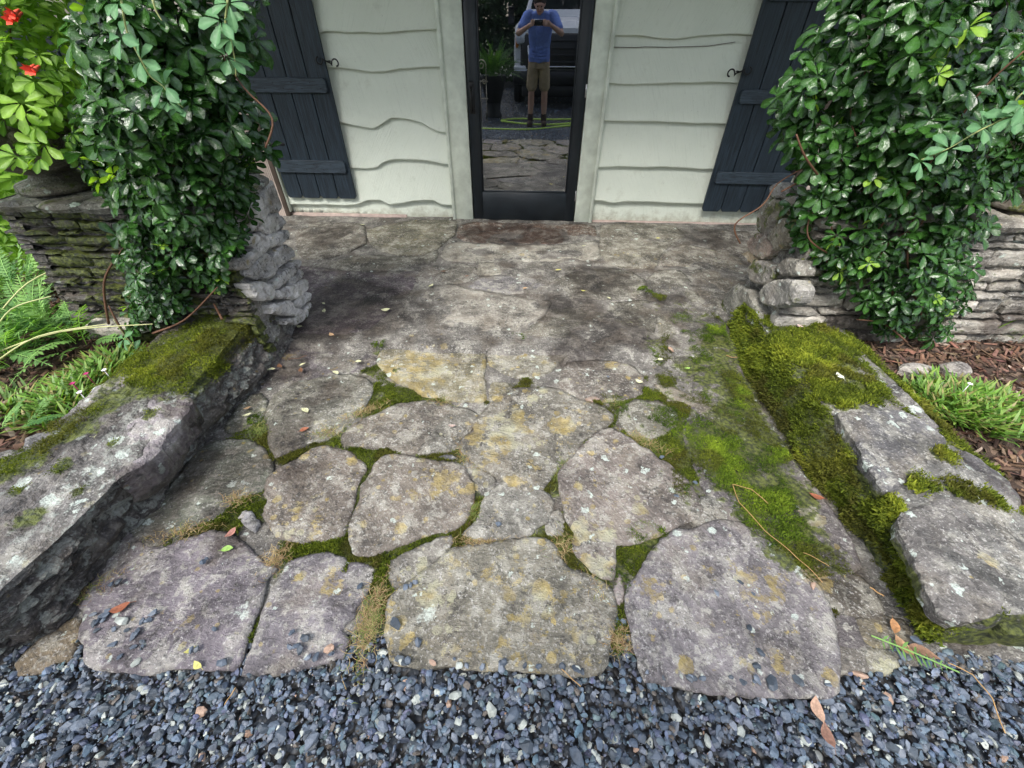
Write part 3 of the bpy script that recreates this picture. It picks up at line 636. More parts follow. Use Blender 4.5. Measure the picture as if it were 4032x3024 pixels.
# single stones that lie on top: shared shapes, a handful of colours
GC = [(.068,.088,.115), (.095,.12,.155), (.05,.064,.08), (.13,.155,.19), (.36,.385,.345), (.07,.085,.10), (.34,.23,.165)]
rock_me = {}
def rock_mesh(j, c):
    if (j, c) not in rock_me:
        V, F = ROCKS[j]; rock_me[(j, c)] = mesh('gravel_stone', V, F, M['gravel'], False, dict(col=np.tile(GC[c], (len(V), 1))))
    return rock_me[(j, c)]
def pick_col(): return random.choices(range(7), [30, 22, 20, 12, 8, 20, 1])[0]
for i in ind:
    o = put('gravel_stone', rock_mesh(random.randrange(14), pick_col()), gravel, tuple(pos[i]-gravel_loc), (random.gauss(0, .4), random.gauss(0, .4), random.uniform(0, 6.3)), float(size[i]))
# fines between the stones, and stones kicked up onto the slab edges
P = np.c_[rng.uniform(-1.9, 1.9, 16000), rng.uniform(-.1, .55, 16000)]; P = P[gravel_ok(P)]; nf = len(P)
V, F, Cc = scatter(ROCKS_LO, np.c_[P, -.014+rng.uniform(0, .012, nf)], rng.uniform(.0028, .0065, nf), rotm(nf, rng), gravel_cols(nf)*np.array([.9, .85, .8]))
tag(world_obj('gravel_fines', V, F, M['gravel'], gravel, False, dict(col=Cc), fast=True), kind='stuff')
P = np.c_[rng.uniform(-1.25, 1.2, 1500), rng.uniform(.38, .50, 1500)]; P = P[in_stone(P)]; P = P[np.argsort(P[:,1]+rng.exponential(.03, len(P)))][:44]
for q in P: put('gravel_stone', rock_mesh(random.randrange(14), pick_col()), gravel, tuple(np.array([q[0], q[1], .019])-gravel_loc), (random.gauss(0, .3), random.gauss(0, .3), random.uniform(0, 6.3)), random.uniform(.008, .018))
# farther drive, behind the viewer
N1 = 12000
P = np.c_[rng.uniform(-4, 4, N1), rng.uniform(-7, -.7, N1)]
V, F, Cc = scatter(ROCKS_LO, np.c_[P, -.03+rng.uniform(0, .012, N1)], np.clip(rng.lognormal(math.log(.02), .3, N1), .01, .035), rotm(N1, rng), gravel_cols(N1))
tag(world_obj('far_gravel', V, F, M['gravel'], gravel, False, dict(col=Cc), fast=True), kind='stuff')

# ================================================================== moss shoots
def moss_mesh(name, P, Nn, h, parent, lush, seed=3, kind='stuff', hue=(1, 1, 1)):
    """P points, Nn normals: three short pointed shoots each"""
    r = np.random.default_rng(seed); n = len(P); k = 3
    P = np.repeat(P, k, 0); Nn = np.repeat(Nn, k, 0); lush = np.repeat(lush, k)
    d = Nn+r.normal(0, .55, P.shape); d /= np.linalg.norm(d, axis=1)[:, None]
    cush = np.clip(.5+.9*fbm(P, 16, 2), 0, 1); P = P+Nn*(h*.9*cush)[:, None]
    L = h*r.uniform(.5, 1.3, len(P))*(.5+.5*lush)*(.6+.7*cush); wd = L*.30
    a = np.cross(d, r.normal(size=P.shape)); a /= np.linalg.norm(a, axis=1)[:, None]
    P = P+r.normal(0, h*.35, P.shape)*np.array([1, 1, .2])
    b0 = P-d*L[:, None]*.25; V = np.stack([b0-a*wd[:, None], b0+a*wd[:, None], P+d*L[:, None]], 1).reshape(-1, 3)
    F = np.arange(len(V)).reshape(-1, 3)
    dark, mid, lite = np.array([.035, .055, .008]), np.array([.16, .21, .020]), np.array([.38, .42, .04])
    f = np.clip(.25+.55*(fbm(P, 14, 3)*.5+.5)*lush+r.normal(0, .16, len(P))+.25*(lush-.6), 0, 1)[:, None]
    tipc = np.array(hue)*np.where(f < .5, dark+(mid-dark)*f*2, mid+(lite-mid)*(f-.5)*2)
    br = np.clip((fbm(P+7, 5, 4)-.2)*4, 0, .5)[:, None]; tipc = tipc*(1-br)+np.array([.13, .10, .028])*br*r.uniform(.5, 1.2, (len(P), 1))
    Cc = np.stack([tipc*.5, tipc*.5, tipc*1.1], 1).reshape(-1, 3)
    o = world_obj(name, V, F, M['moss'], parent, False, dict(col=Cc), fast=True); o['kind'] = kind; return o
# floor moss: on the slabs at the right, and along the joints
NM = 260000
P = np.c_[rng.uniform(-1.6, 1.3, NM), rng.uniform(.42, 3.3, NM)]
mf = blobs(P, FLOOR_MOSS)+.62*fbm(np.c_[P, 0*P[:,0]], 8, 4); XB = np.interp(P[:,1], [.5, .76, 1.0, 1.29, 1.77, 2.4], [1.275, 1.268, 1.255, 1.208, 1.204, 1.275]); foot = P[:,0] > XB-.055-.03*fbm(np.c_[P, P[:, :1]*0], 7, 2)
keep = (mf > .56) & (blobs(P, FLOOR_MOSS) > .38) & ~foot
jm = blobs(P, JOINT_MOSS)+.30*fbm(np.c_[P, 0*P[:,0]+9], 14, 3); ins = in_stone(P)
keepj = (~ins) & (jm > .45)
Pm = P[keep]; zz = np.where(ins[keep], .012, -.006)+ground_z(Pm[:,1])
Pj = P[keepj & ~keep]
print('floor moss', len(Pm), len(Pj))
lush_f = np.clip((mf[keep]-.5)*1.6, .15, 1); kk = rng.random(len(Pm)) < lush_f; Pm = np.vstack([Pm, Pm[kk]+rng.normal(0, .004, (kk.sum(), 2))]); zz = np.r_[zz, zz[kk]]; lush_f = np.r_[lush_f, lush_f[kk]]
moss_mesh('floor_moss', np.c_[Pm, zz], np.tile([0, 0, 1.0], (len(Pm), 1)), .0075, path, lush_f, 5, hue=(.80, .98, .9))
if len(Pj):
    # joints get extra density
    Pj = np.vstack([Pj+rng.normal(0, .006, Pj.shape) for _ in range(3)]); Pj = Pj[~in_stone(Pj)]
    moss_mesh('joint_moss', np.c_[Pj, -.008+ground_z(Pj[:,1])], np.tile([0, 0, 1.0], (len(Pj), 1)), .010, path, np.clip(rng.normal(.38, .15, len(Pj)), .1, .7), 6)
# ================================================================== low kerb walls and piers
def set_stone(o, col, grain=0.0): o['tint'] = (*col, 1.0); o['grain'] = grain; return o
def wall_core(name, parent, prof, n_s, n_t, amp, seed, tint, attrf):
    """prof(s,t) -> world point on a skin; rough boulder-like relief pushed along the skin normal"""
    S, Tt = np.meshgrid(np.linspace(0, 1, n_s), np.linspace(0, 1, n_t), indexing='ij'); s_, t_ = S.ravel(), Tt.ravel()
    Pp = prof(s_, t_); e = 1e-3
    du = prof(np.clip(s_+e, 0, 1), t_)-prof(np.clip(s_-e, 0, 1), t_); dv = prof(s_, np.clip(t_+e, 0, 1))-prof(s_, np.clip(t_-e, 0, 1))
    Nn = np.cross(du, dv); Nn /= np.maximum(np.linalg.norm(Nn, axis=1), 1e-9)[:, None]
    lump = fbm(Pp+seed, 4.5, 2)*1.0; crag = -np.abs(fbm(Pp*np.array([1.3, .45, 1.6])+seed*2, 9, 5, .62))*1.3+.5*fbm(Pp+seed, 22, 3, .6); ledge = np.round(fbm(Pp*np.array([1, 1, 2.2])+seed, 5, 2)*3)/3
    amp = amp*np.where(Nn[:,2] > .75, .42, 1.0)
    Pd = Pp+Nn*(amp*(.55*lump+.55*crag+.45*ledge))[:, None]
    i = np.arange((n_s-1)*(n_t-1)); a = (i//(n_t-1))*n_t+i % (n_t-1); F = np.stack([a, a+n_t, a+n_t+1, a+1], 1)
    o = world_obj(name, Pd, F, M['wallstone'], parent, False, attrf(Pd, Nn), fast=True); set_stone(o, tint); return Pd, Nn
def prof_from(Ys, sections):
    """sections: per Y list of (x,z) corner points (same count); rounded a little by interpolation"""
    Ys = np.array(Ys); S = np.array(sections)     # k, m, 2
    k, m = S.shape[:2]; L = np.linspace(0, 1, m)
    def f(s_, t_):
        Y = Ys[0]+(Ys[-1]-Ys[0])*s_; out = np.zeros((len(s_), 3)); out[:,1] = Y
        cx = np.array([np.interp(Y, Ys, S[:, j, 0]) for j in range(m)]); cz = np.array([np.interp(Y, Ys, S[:, j, 1]) for j in range(m)])
        u = t_*(m-1); j = np.clip(u.astype(int), 0, m-2); fr = u-j; ar = np.arange(len(s_))
        out[:,0] = cx[j, ar]*(1-fr)+cx[j+1, ar]*fr; out[:,2] = cz[j, ar]*(1-fr)+cz[j+1, ar]*fr
        return out
    return f
def place_slab(name, parent, pts3, U, Vv, Wn, mat, col, step, thick, rw, rd, amp, ns, seed, lift, attrs, grain=0.0, layered=True):
    """pts3: outline points on a plane with axes U,Vv and outward normal Wn"""
    pts3 = np.array(pts3); o0 = pts3.mean(0); P2 = np.c_[(pts3-o0)@U, (pts3-o0)@Vv]
    V, F = slab(P2, step, thick, rw, rd, amp, ns, seed, (0, 0), .003, layered)
    W = o0+V[:, :1]*U+V[:, 1:2]*Vv+(V[:, 2:]+lift)*Wn
    at = attrs(W) if callable(attrs) else {k: np.full(len(W), v) for k, v in attrs.items()}
    return set_stone(world_obj(name, W, F, mat, parent, mat is not M['wallstone'], at), col, grain)
EX, EY, EZ = np.eye(3)

# ---- left low wall
lw = thing('low_stone_wall', (-1.68, 1.1, -.03), 'left low rough stone wall with pale lichen and a mossy top', 'wall')
ZL = .25
Ysl = [.30, .46, .70, .90, 1.10, 1.35, 1.60, 2.0]
secL = []
for y in Ysl:
    xb = np.interp(y, [.3, .35, .45, .6, .74, .9, 1.1, 1.34, 1.6, 1.82, 2.1], [-1.58, -1.555, -1.50, -1.495, -1.495, -1.47, -1.485, -1.468, -1.425, -1.43, -1.42])
    zt = np.interp(y, [.3, .5, 1.0, 1.9], [.22, .24, .26, .27])
    xt = np.interp(y, [.3, .456, .6, .69, .8, 1.1, 1.27, 1.58, 1.75, 2.0], [-1.48, -1.475, -1.45, -1.425, -1.40, -1.433, -1.452, -1.472, -1.479, -1.48])
    secL.append([(xb+.03, -.05), (xb+.02, .06), (.5*(xb+xt)+.012, zt*.7), (xt-.008, zt-.008), (-1.66, zt+.012), (-1.88, zt-.02), (-1.97, zt-.10), (-1.99, -.05)])
MLB = [(*gz('D', x, y, .25)[:2], r, s_) for x, y, r, s_ in ((230,880,.09,.95),(190,940,.05,.85),(60,990,.09,.9),(15,1010,.08,1.0),(330,820,.11,.9),(420,760,.2,1.1),(520,680,.15,.9),(290,850,.05,.7),(140,1010,.04,.75),(120,950,.03,.8),(40,1060,.04,.7),(250,960,.035,.8),(330,900,.04,.8),(170,1060,.03,.7),(60,1120,.05,.75),(400,830,.06,.7))]
def moss_L(P): return np.maximum.reduce([blobs(P, MLB), blobs(P, [(-1.64, 1.48, .30, 1.1), (-1.60, 1.72, .22, .8), (-1.74, 1.25, .14, .75), (-1.80, 1.38, .16, .7), (-1.80, 1.02, .10, .85), (-1.72, 1.02, .08, .7), (-1.9, .80, .1, .9), (-1.5, 1.6, .15, .6), (-1.76, .9, .06, .5)])])
def attr_L(P, Nn=None):
    top = np.clip((P[:,2]-.15)/.08, 0, 1); low = (1-top)*.72
    return dict(moss=np.maximum(moss_L(P)*top, low*np.clip((P[:,1]-1.0)*.7, 0, .5)*.9), lichen=np.full(len(P), .25),
                pale=np.where(P[:,0] > -1.6, .95, .6)*np.ones(len(P)), stain=np.clip(low*1.0+.42+.4*fbm(P, 3, 2), 0, 1.0))
PL, NL = wall_core('mortar_core', lw, prof_from(Ysl, secL), 190, 120, .036, 3.0, (.15, .142, .13), attr_L)
# end towards the gravel
place_slab('end_stone', lw, [(-1.60,.31,-.05),(-1.62,.31,.10),(-1.66,.31,.21),(-1.86,.31,.21),(-1.98,.31,.12),(-2.0,.31,-.05)], EX, EZ, -EY, M['wallstone'], (.17,.155,.15), .02, .1, .05, .04, .012, 6, 91, .0, dict(moss=.2, lichen=.2, pale=.6, stain=.5))
capsL = [
 ([(345,350),(420,270),(500,215),(580,170),(660,170),(650,220),(560,255),(510,290),(440,330),(390,380)], .265, (.22,.205,.19), .2, .35),
 ([(440,560),(500,480),(560,420),(640,340),(740,290),(800,265),(880,300),(860,370),(780,460),(740,500),(690,570),(600,640),(520,690),(480,640)], .265, (.235,.21,.215), .15, .75),
 ([(150,660),(300,600),(430,560),(490,600),(520,650),(440,700),(330,740),(200,750)], .255, (.215,.21,.225), .2, .6),
 ([(110,500),(250,430),(350,370),(400,400),(370,480),(300,560),(200,600),(100,570)], .25, (.21,.205,.20), .2, .45),
 ([(0,700),(150,730),(290,790),(240,850),(120,890),(0,930),(-60,800)], .23, (.25,.225,.205), .2, .5),
 ([(-60,560),(80,540),(120,600),(110,680),(0,680),(-80,640)], .235, (.20,.19,.18), .2, .5),
 ([(-30,950),(120,895),(250,855),(250,880),(160,960),(60,1060),(-30,1110)], .19, (.215,.20,.20), .2, 1.0)]
for i, (pl, z_, col, li, pa) in enumerate(capsL):
    fn = lambda W, li=li, pa=pa: dict(moss=moss_L(W)*.9, lichen=np.full(len(W), li), pale=np.full(len(W), pa), stain=np.clip((.22-W[:,2])*6+.36+.7*fbm(W, 5, 2), 0, .95))
    place_slab('cap_stone', lw, [gz('H', x, y, z_) for x, y in pl], EX, EY, EZ, M['wallstone'], tuple(.85*c_ for c_ in col), .010, .13, .022, .014, .012, 9.0, 200+i, -.012, fn, .3*i)
faceL = [ # stones low on the inner face
 ([(700,610),(760,560),(850,500),(880,540),(840,640),(780,720),(700,780),(640,800),(660,700)], -1.44, (.15,.145,.14), .25),
 ([(140,1060),(220,1000),(290,960),(310,980),(250,1050),(160,1100)], -1.50, (.19,.18,.18), .5),
 ([(50,1400),(100,1340),(200,1250),(300,1180),(330,1230),(260,1330),(180,1430),(80,1470)], -1.50, (.17,.155,.155), .35),
 ([(400,1010),(470,930),(560,870),(590,900),(520,1000),(440,1070)], -1.47, (.115,.11,.108), .5),
 ([(30,1240),(130,1120),(240,1060),(280,1090),(180,1200),(60,1300)], -1.50, (.13,.12,.12), .7),
 ([(890,470),(950,390),(1040,320),(1080,350),(1000,440),(930,510)], -1.45, (.12,.115,.105), .6),
 ([(1090,290),(1150,200),(1220,150),(1240,190),(1180,270),(1120,320)], -1.43, (.13,.12,.11), .6)]
for i, (pl, X, col, pa) in enumerate(faceL):
    nrm = np.array([.92, -.1, .38]); nrm /= np.linalg.norm(nrm); U = np.cross(EZ, nrm); U /= np.linalg.norm(U); Vv = np.cross(nrm, U)
    place_slab('face_stone', lw, [gx('H', x, y, X+.01) for x, y in pl], U, Vv, nrm, M['wallstone'], col, .013, .08, .04, .03, .009, 7.0, 230+i, .012, dict(moss=.18, lichen=.25, pale=pa, stain=.55), 0)
sel = (moss_L(PL)+.45*fbm(PL, 9, 3) > .58) & (NL[:,2] > .3); sel[::2] = False
def dense(Pc, Nc, k, j, seed):
    r = np.random.default_rng(seed); return np.repeat(Pc, k, 0)+r.normal(0, j, (len(Pc)*k, 3))*np.array([1, 1, .3]), np.repeat(Nc, k, 0)
Pd, Nd = dense(PL[sel], NL[sel], 9, .010, 4)
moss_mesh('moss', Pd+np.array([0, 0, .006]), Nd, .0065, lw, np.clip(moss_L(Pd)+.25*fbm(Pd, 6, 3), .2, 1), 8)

# ---- right low wall
rw_ = thing('low_stone_wall', (1.5, 1.25, -.03), 'right low stone wall thick with green moss under grey capstones', 'wall')
Ysr = [.53, .62, .76, 1.0, 1.29, 1.55, 1.8, 2.3]
secR = []
for y in Ysr:
    xb = np.interp(y, [.5, .56, .76, 1.0, 1.29, 1.77, 2.4], [1.285, 1.272, 1.268, 1.255, 1.208, 1.204, 1.275])
    xt = np.interp(y, [.5, .66, .8, 1.0, 1.34, 1.66, 2.1], [1.24, 1.245, 1.277, 1.315, 1.345, 1.30, 1.29]); zt = .208
    secR.append([(1.84, -.05), (1.82, .10), (1.76, zt-.03), (1.58, zt+.012), (xt+.06, zt+.006), (xt+.004, zt-.014), (xb+.022, .08), (xb, -.05)])
def moss_R(P):
    face = np.clip((.215-P[:,2])/.06, 0, 1)
    f = np.clip((P[:,1]-.40)/.5, .72, 1)*.95*face
    return np.maximum(f, blobs(P, [(1.42, 1.75, .20, 1.1), (1.40, 1.5, .13, 1.05), (1.5, 1.95, .25, .9), (1.6, 1.8, .14, .8), (1.52, 1.5, .12, .8), (1.42, .98, .045, .95), (1.60, 1.10, .04, .75), (1.66, .92, .04, .8), (1.74, .72, .05, .95), (1.74, .60, .05, .8), (1.68, 1.3, .05, .7), (1.55, .94, .05, .8)]))
def attr_R(P, Nn=None): return dict(moss=moss_R(P), lichen=np.full(len(P), .15), pale=np.full(len(P), .55), stain=np.clip((.12-P[:,2])*5, 0, .8))
PR, NR = wall_core('mortar_core', rw_, prof_from(Ysr, secR), 190, 110, .030, 8.0, (.15, .145, .132), attr_R)
place_slab('end_stone', rw_, [(1.29,.525,-.05),(1.31,.525,.10),(1.36,.525,.18),(1.58,.525,.19),(1.76,.525,.17),(1.84,.525,-.05)], EX, EZ, -EY, M['wallstone'], (.13,.125,.12), .02, .1, .05, .04, .014, 7, 92, .0,
           lambda W: dict(moss=.55+.30*np.clip((.17-W[:,2])*5, 0, 1), lichen=np.full(len(W), .1), pale=np.full(len(W), .4), stain=np.full(len(W), .5)))
capsR_ = [
 ([(790,290),(870,285),(1000,270),(1100,280),(1200,330),(1290,400),(1300,430),(1200,470),(1130,560),(1120,620),(1060,640),(1010,640),(970,580),(930,520),(880,420),(820,340)], .225, (.155,.15,.15), .1, .72),
 ([(1180,740),(1290,700),(1360,720),(1500,810),(1590,900),(1640,960),(1640,1100),(1620,1260),(1530,1310),(1390,1340),(1310,1300),(1230,1180),(1190,1060),(1130,950),(1080,850),(1100,780)], .225, (.205,.19,.175), .25, .72),
 ([(1410,470),(1500,520),(1620,610),(1690,700),(1690,760),(1580,730),(1500,650),(1420,580)], .20, (.185,.175,.175), .1, .85),
 ([(980,110),(1060,120),(1150,210),(1280,330),(1270,390),(1180,330),(1080,230),(1000,160)], .205, (.17,.16,.155), .1, .8),
 ([(1590,1320),(1640,1275),(1720,1290),(1760,1390),(1640,1385)], .15, (.27,.26,.27), .05, .6),
 ([(1000,240),(1080,250),(1140,300),(1120,270),(1060,200),(1010,190)], .20, (.07,.07,.075), .0, .1),
 ([(1560,780),(1640,770),(1720,820),(1760,930),(1690,950),(1640,880)], .195, (.20,.19,.18), .1, .5)]
capsR = [([tuple(np.mean(c_[0], 0)+(np.array(q_)-np.mean(c_[0], 0))*(1.0 if k_ == 1 else 1.1 if k_ < 4 else 1.0)) for q_ in c_[0]],)+c_[1:] for k_, c_ in enumerate(capsR_)]
for i, (pl, z_, col, li, pa) in enumerate(capsR):
    fn = lambda W, li=li, pa=pa: dict(moss=np.clip(.16+(.20-W[:,2])*9+.3*fbm(W, 6, 2), 0, .8), lichen=np.full(len(W), li), pale=np.full(len(W), pa), stain=np.clip(.22+.5*fbm(W, 4, 2), 0, .8))
    place_slab('cap_stone', rw_, [gz('G', x, y, z_) for x, y in pl], EX, EY, EZ, M['wallstone'], tuple(.72*c_ for c_ in col), .010, .06, .014, .010, .006, 6.0, 300+i, -.010, fn, .9)
sel = (moss_R(PR)+.45*fbm(PR, 8, 3) > .50); sel[::2] = False
Pd, Nd = dense(PR[sel], NR[sel], 10, .011, 9)
# keep the capstones clear of shoots
capP = [np.array([gz('G', x, y, c[1])[:2] for x, y in c[0]]) for c in capsR[:5]]
keep = np.ones(len(Pd), bool)
for Q in capP: keep &= ~(inside(Pd[:, :2], Q) & (Pd[:,2] > .12))
Pd, Nd = Pd[keep], Nd[keep]
print('wall moss', len(Pd))
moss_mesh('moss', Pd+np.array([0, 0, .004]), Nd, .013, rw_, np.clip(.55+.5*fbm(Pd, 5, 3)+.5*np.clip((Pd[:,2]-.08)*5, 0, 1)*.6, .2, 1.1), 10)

# ---- piers: core, end-face stones seen singly, thin coursed stones on the front
def pier(parent, x0, x1, y0, y1, h, zbase, colf, attrf, seed, end_x, course=(.022, .07), lengths=(.10, .36), core=None):
    def ring(s_, t_):
        xa, xb, ya, yb = x0+.035, x1-.035, y0+.035, y1-.035; w_, d_ = xb-xa, yb-ya; u = (s_ % 1.0)*2*(w_+d_); out = np.zeros((len(s_), 3))
        out[:,0] = np.where(u < w_, xa+u, np.where(u < w_+d_, xb, np.where(u < 2*w_+d_, xb-(u-w_-d_), xa)))
        out[:,1] = np.where(u < w_, ya, np.where(u < w_+d_, ya+(u-w_), np.where(u < 2*w_+d_, yb, yb-(u-2*w_-d_))))
        out[:,2] = -.06+(h-.0+.06)*t_; return out
    if core: wall_core('pier_core', parent, ring, 300, 70, .014, seed, core, lambda Pd, Nn: dict(moss=np.full(len(Pd), .15), lichen=np.full(len(Pd), .1), pale=np.full(len(Pd), .35), stain=np.where(Pd[:,0] > -1.5, .1, .5)))
    r = random.Random(seed)
    def face(o0, U, length, nrm, mat_attr, z0):
        z_ = z0; k = 0
        while z_ < h-.03:
            ch = min(r.uniform(*course), h-z_); u = r.uniform(-.15, 0)
            while u < length-.02:
                L = r.uniform(*lengths); a, b = max(u, 0), min(u+L, length)
                if b-a > .03:
                    g = .0065; q = [(a+g, z_+g), (a+(b-a)*.33, z_+g+r.uniform(-.004, .006)), (a+(b-a)*.7, z_+g+r.uniform(-.004, .006)), (b-g, z_+g+r.uniform(0, .008)),
                                   (b-g-r.uniform(0, .012), z_+ch*.55), (b-g-r.uniform(0, .02), z_+ch-g), (a+(b-a)*.6, z_+ch-g+r.uniform(-.007, .003)), (a+(b-a)*.25, z_+ch-g+r.uniform(-.007, .003)), (a+g+r.uniform(0, .012), z_+ch-g), (a+g, z_+ch*.5)]
                    pts = [o0+U*p_+EZ*q_ for p_, q_ in q]
                    k += 1
                    place_slab('stone', parent, pts, U, EZ, nrm, M['wallstone'], colf(r), .016, .07, .006, .009, .006, 11, seed*50+k, r.uniform(-.02, .022), mat_attr, 0)
                u += L
            z_ += ch
    return face
def stone_cols_dark(r): k = r.uniform(.5, 1.5); return (.11*k, .105*k, .092*k)
lp = thing('stone_pier', (-1.9, 2.02, -.05), 'left stone pier with pale grey end face behind the vine and urn', 'pier')
f = pier(lp, -2.42, -1.40, 1.80, 2.25, .855, 0, stone_cols_dark, None, 5, -1.4, core=(.17, .163, .155))
at_front_L = lambda W: dict(moss=np.clip(.50+.30*fbm(W, 5, 3), 0, .85), lichen=np.full(len(W), .15), pale=np.full(len(W), .35), stain=np.full(len(W), .75))
f(np.array([-2.42, 1.80, 0]), EX, 1.0, -EY, at_front_L, .04)
at_back = dict(moss=.1, lichen=.1, pale=.3, stain=.3)
f(np.array([-2.42, 2.25, 0]), EY*-1, .45, -EX, at_front_L, .04)
def pale_col(r): k = r.uniform(.82, 1.2); return (.50*k, .48*k, .465*k)
endL = [[(300,150),(365,90),(415,220),(400,250),(355,250),(310,190)], [(225,200),(300,160),(345,250),(330,270),(250,350),(230,300)], [(270,350),(345,270),(410,255),(445,310),(430,340),(370,375),(300,350)],
 [(175,420),(260,370),(330,370),(350,420),(340,460),(300,490),(270,440)], [(340,385),(420,352),(450,350),(455,390),(420,420),(370,440),(350,405)], [(390,500),(400,455),(450,432),(490,450),(495,490),(440,530),(410,545)],
 [(230,560),(290,520),(340,465),(390,510),(405,550),(380,600),(300,610),(240,590)], [(370,640),(420,580),(480,520),(515,510),(520,540),(470,600),(400,660)], [(470,612),(520,560),(540,580),(535,610),(480,640)],
 [(380,680),(470,645),(550,615),(555,660),(520,700),(470,720),(400,710)], [(490,740),(550,680),(580,690),(575,730),(520,770)], [(360,750),(470,725),(490,760),(530,780),(500,808),(420,800),(370,790)], [(540,780),(575,740),(580,760),(550,820),(500,850),(440,850),(430,830),(500,812)],
 [(170,260),(215,215),(225,300),(240,350),(180,340)], [(160,520),(260,450),(280,500),(225,555),(170,560)], [(230,640),(300,625),(360,650),(350,720),(280,720)], [(200,130),(300,90),(350,62),(360,88),(300,145),(215,190)]]
for i, pl in enumerate(endL):
    cU = np.mean(pl, 0); pts = [gx('U', cU[0]+(x-cU[0])*1.05, cU[1]+(y-cU[1])*1.05, -1.398) for x, y in pl]
    place_slab('end_stone', lp, pts, EY, EZ, EX, M['wallstone'], pale_col(random), .012, .09, .009, .013, .008, 9, 400+i, random.uniform(.0, .028),
               lambda W: dict(moss=np.clip((.30-W[:,2])*1.6+.05, 0, .5), lichen=np.full(len(W), .3), pale=np.full(len(W), .5), stain=np.clip(.02+.4*fbm(W, 8, 2), 0, .4)), 0)
for i in range(5):
    x = -2.36+i*.2; place_slab('coping_stone', lp, [(x, 1.77, .86), (x+.1, 1.755, .86), (x+.19, 1.775, .86), (x+.195, 2.05, .86), (x+.19, 2.28, .86), (x+.08, 2.29, .86), (x+.005, 2.27, .86), (x, 2.0, .86)], EX, EY, EZ, M['wallstone'], (.2,.19,.17), .025, .04, .025, .015, .008, 7, 430+i, .004, dict(moss=.35, lichen=.2, pale=.5, stain=.3))
rp = thing('stone_pier', (1.9, 2.25, -.05), 'right stone pier with mossy brown end face behind the vine', 'pier')
f = pier(rp, 1.32, 2.75, 2.02, 2.46, .78, 0, lambda r: (lambda k: (.29*k, .27*k, .235*k))(r.uniform(.7, 1.3)), None, 7, 1.3, (.03, .10), (.12, .38), core=(.10, .095, .085))
f(np.array([1.33, 2.02, 0]), EX, 1.42, -EY, lambda W: dict(moss=np.clip(.22+.3*fbm(W, 6, 3), 0, .8), lichen=np.full(len(W), .15), pale=np.full(len(W), .55), stain=np.clip(.25+.6*fbm(W, 4, 2), 0, .9)), .06)
endR = [[(445,140),(480,115),(560,130),(530,200),(470,200),(450,180)], [(385,260),(420,210),(500,230),(520,280),(500,330),(450,380),(430,440),(370,400),(370,330)], [(540,210),(620,200),(720,240),(700,330),(600,320),(560,270)],
 [(320,490),(370,430),(430,450),(460,500),(430,560),(380,580),(330,530)], [(285,555),(330,535),(370,590),(350,630),(310,600)], [(450,440),(530,340),(620,350),(600,440),(560,500),(490,520)], [(330,640),(400,600),(480,640),(470,700),(420,740),(340,720)],
 [(490,640),(560,580),(630,600),(620,680),(520,680)], [(420,760),(500,720),(600,720),(630,780),(600,850),(500,880),(420,860),(400,800)], [(150,920),(185,810),(240,760),(330,790),(370,880),(390,950),(330,1000),(300,1060),(240,1000)], [(250,1060),(330,1010),(390,960),(350,1050),(320,1120)], [(540,300),(600,330),(690,345),(680,400),(630,420),(620,345)]]
for i, pl in enumerate(endR):
    col = [(.22,.215,.205), (.215,.195,.16), (.235,.215,.185), (.26,.20,.16), (.30,.235,.15), (.20,.175,.13), (.25,.23,.20), (.19,.175,.15), (.23,.22,.20), (.20,.195,.165), (.17,.17,.12), (.2,.18,.14)][i]
    place_slab('end_stone', rp, [gx('K', np.mean(pl, 0)[0]+(x-np.mean(pl, 0)[0])*1.1, np.mean(pl, 0)[1]+(y-np.mean(pl, 0)[1])*1.1, 1.315) for x, y in pl], -EY, EZ, -EX, M['wallstone'], col, .012, .09, .010, .014, .009, 9, 450+i, random.uniform(.0, .022),
               lambda W: dict(moss=np.clip(.30+.35*fbm(W, 7, 3)+np.clip((.25-W[:,2])*1.2, 0, .4), 0, .8), lichen=np.full(len(W), .3), pale=np.full(len(W), .4), stain=np.full(len(W), .15)), 0)
for i in range(6):
    x = 1.33+i*.235; place_slab('coping_stone', rp, [(x, 1.99, .785), (x+.1, 1.975, .785), (x+.22, 1.99, .785), (x+.23, 2.25, .785), (x+.22, 2.49, .785), (x+.1, 2.5, .785), (x+.005, 2.48, .785), (x, 2.2, .785)], EX, EY, EZ, M['wallstone'], (.22,.2,.17), .025, .04, .025, .015, .008, 7, 480+i, .004, dict(moss=.3, lichen=.2, pale=.5, stain=.2))
# ================================================================== the house
W_Y = D_WALL
house = thing('house', (0, W_Y+.2, -.02), 'pale sage live-edge sided house front with dark glazed door and slate shutters', 'house')
# backing wall in pieces around the door opening
for lo, hi in (((-4.8, W_Y+.035, -.05), (-.57, W_Y+.25, 2.62)), ((.42, W_Y+.035, -.05), (4.8, W_Y+.25, 2.62)), ((-.57, W_Y+.035, 2.12), (.42, W_Y+.25, 2.62))):
    MB().box(lo, hi).build('wall', M['siding'], house, False)['grain'] = 0.0
MB().box((-.57, W_Y+.22, -.05), (.42, W_Y+.25, 2.12)).build('inner_wall', M['dark_in'], house, False)
MB().box((-4.9, 2.65, 2.56), (4.9, W_Y+.5, 2.64)).box((-4.9, 2.60, 2.44), (4.9, 2.65, 2.64)).build('eave', M['trim'], house, False)
MB().box((-1.9, 1.98, 2.50), (2.1, 2.08, 2.62), .01).build('vine_beam', M['bark'], house, False)
for x, y in ((-1.62, 2.03), (1.75, 2.25)):
    MB().box((x-.07, y-.07, .80), (x+.07, y+.07, 2.50), .008).build('porch_post', M['bark'], house, False)

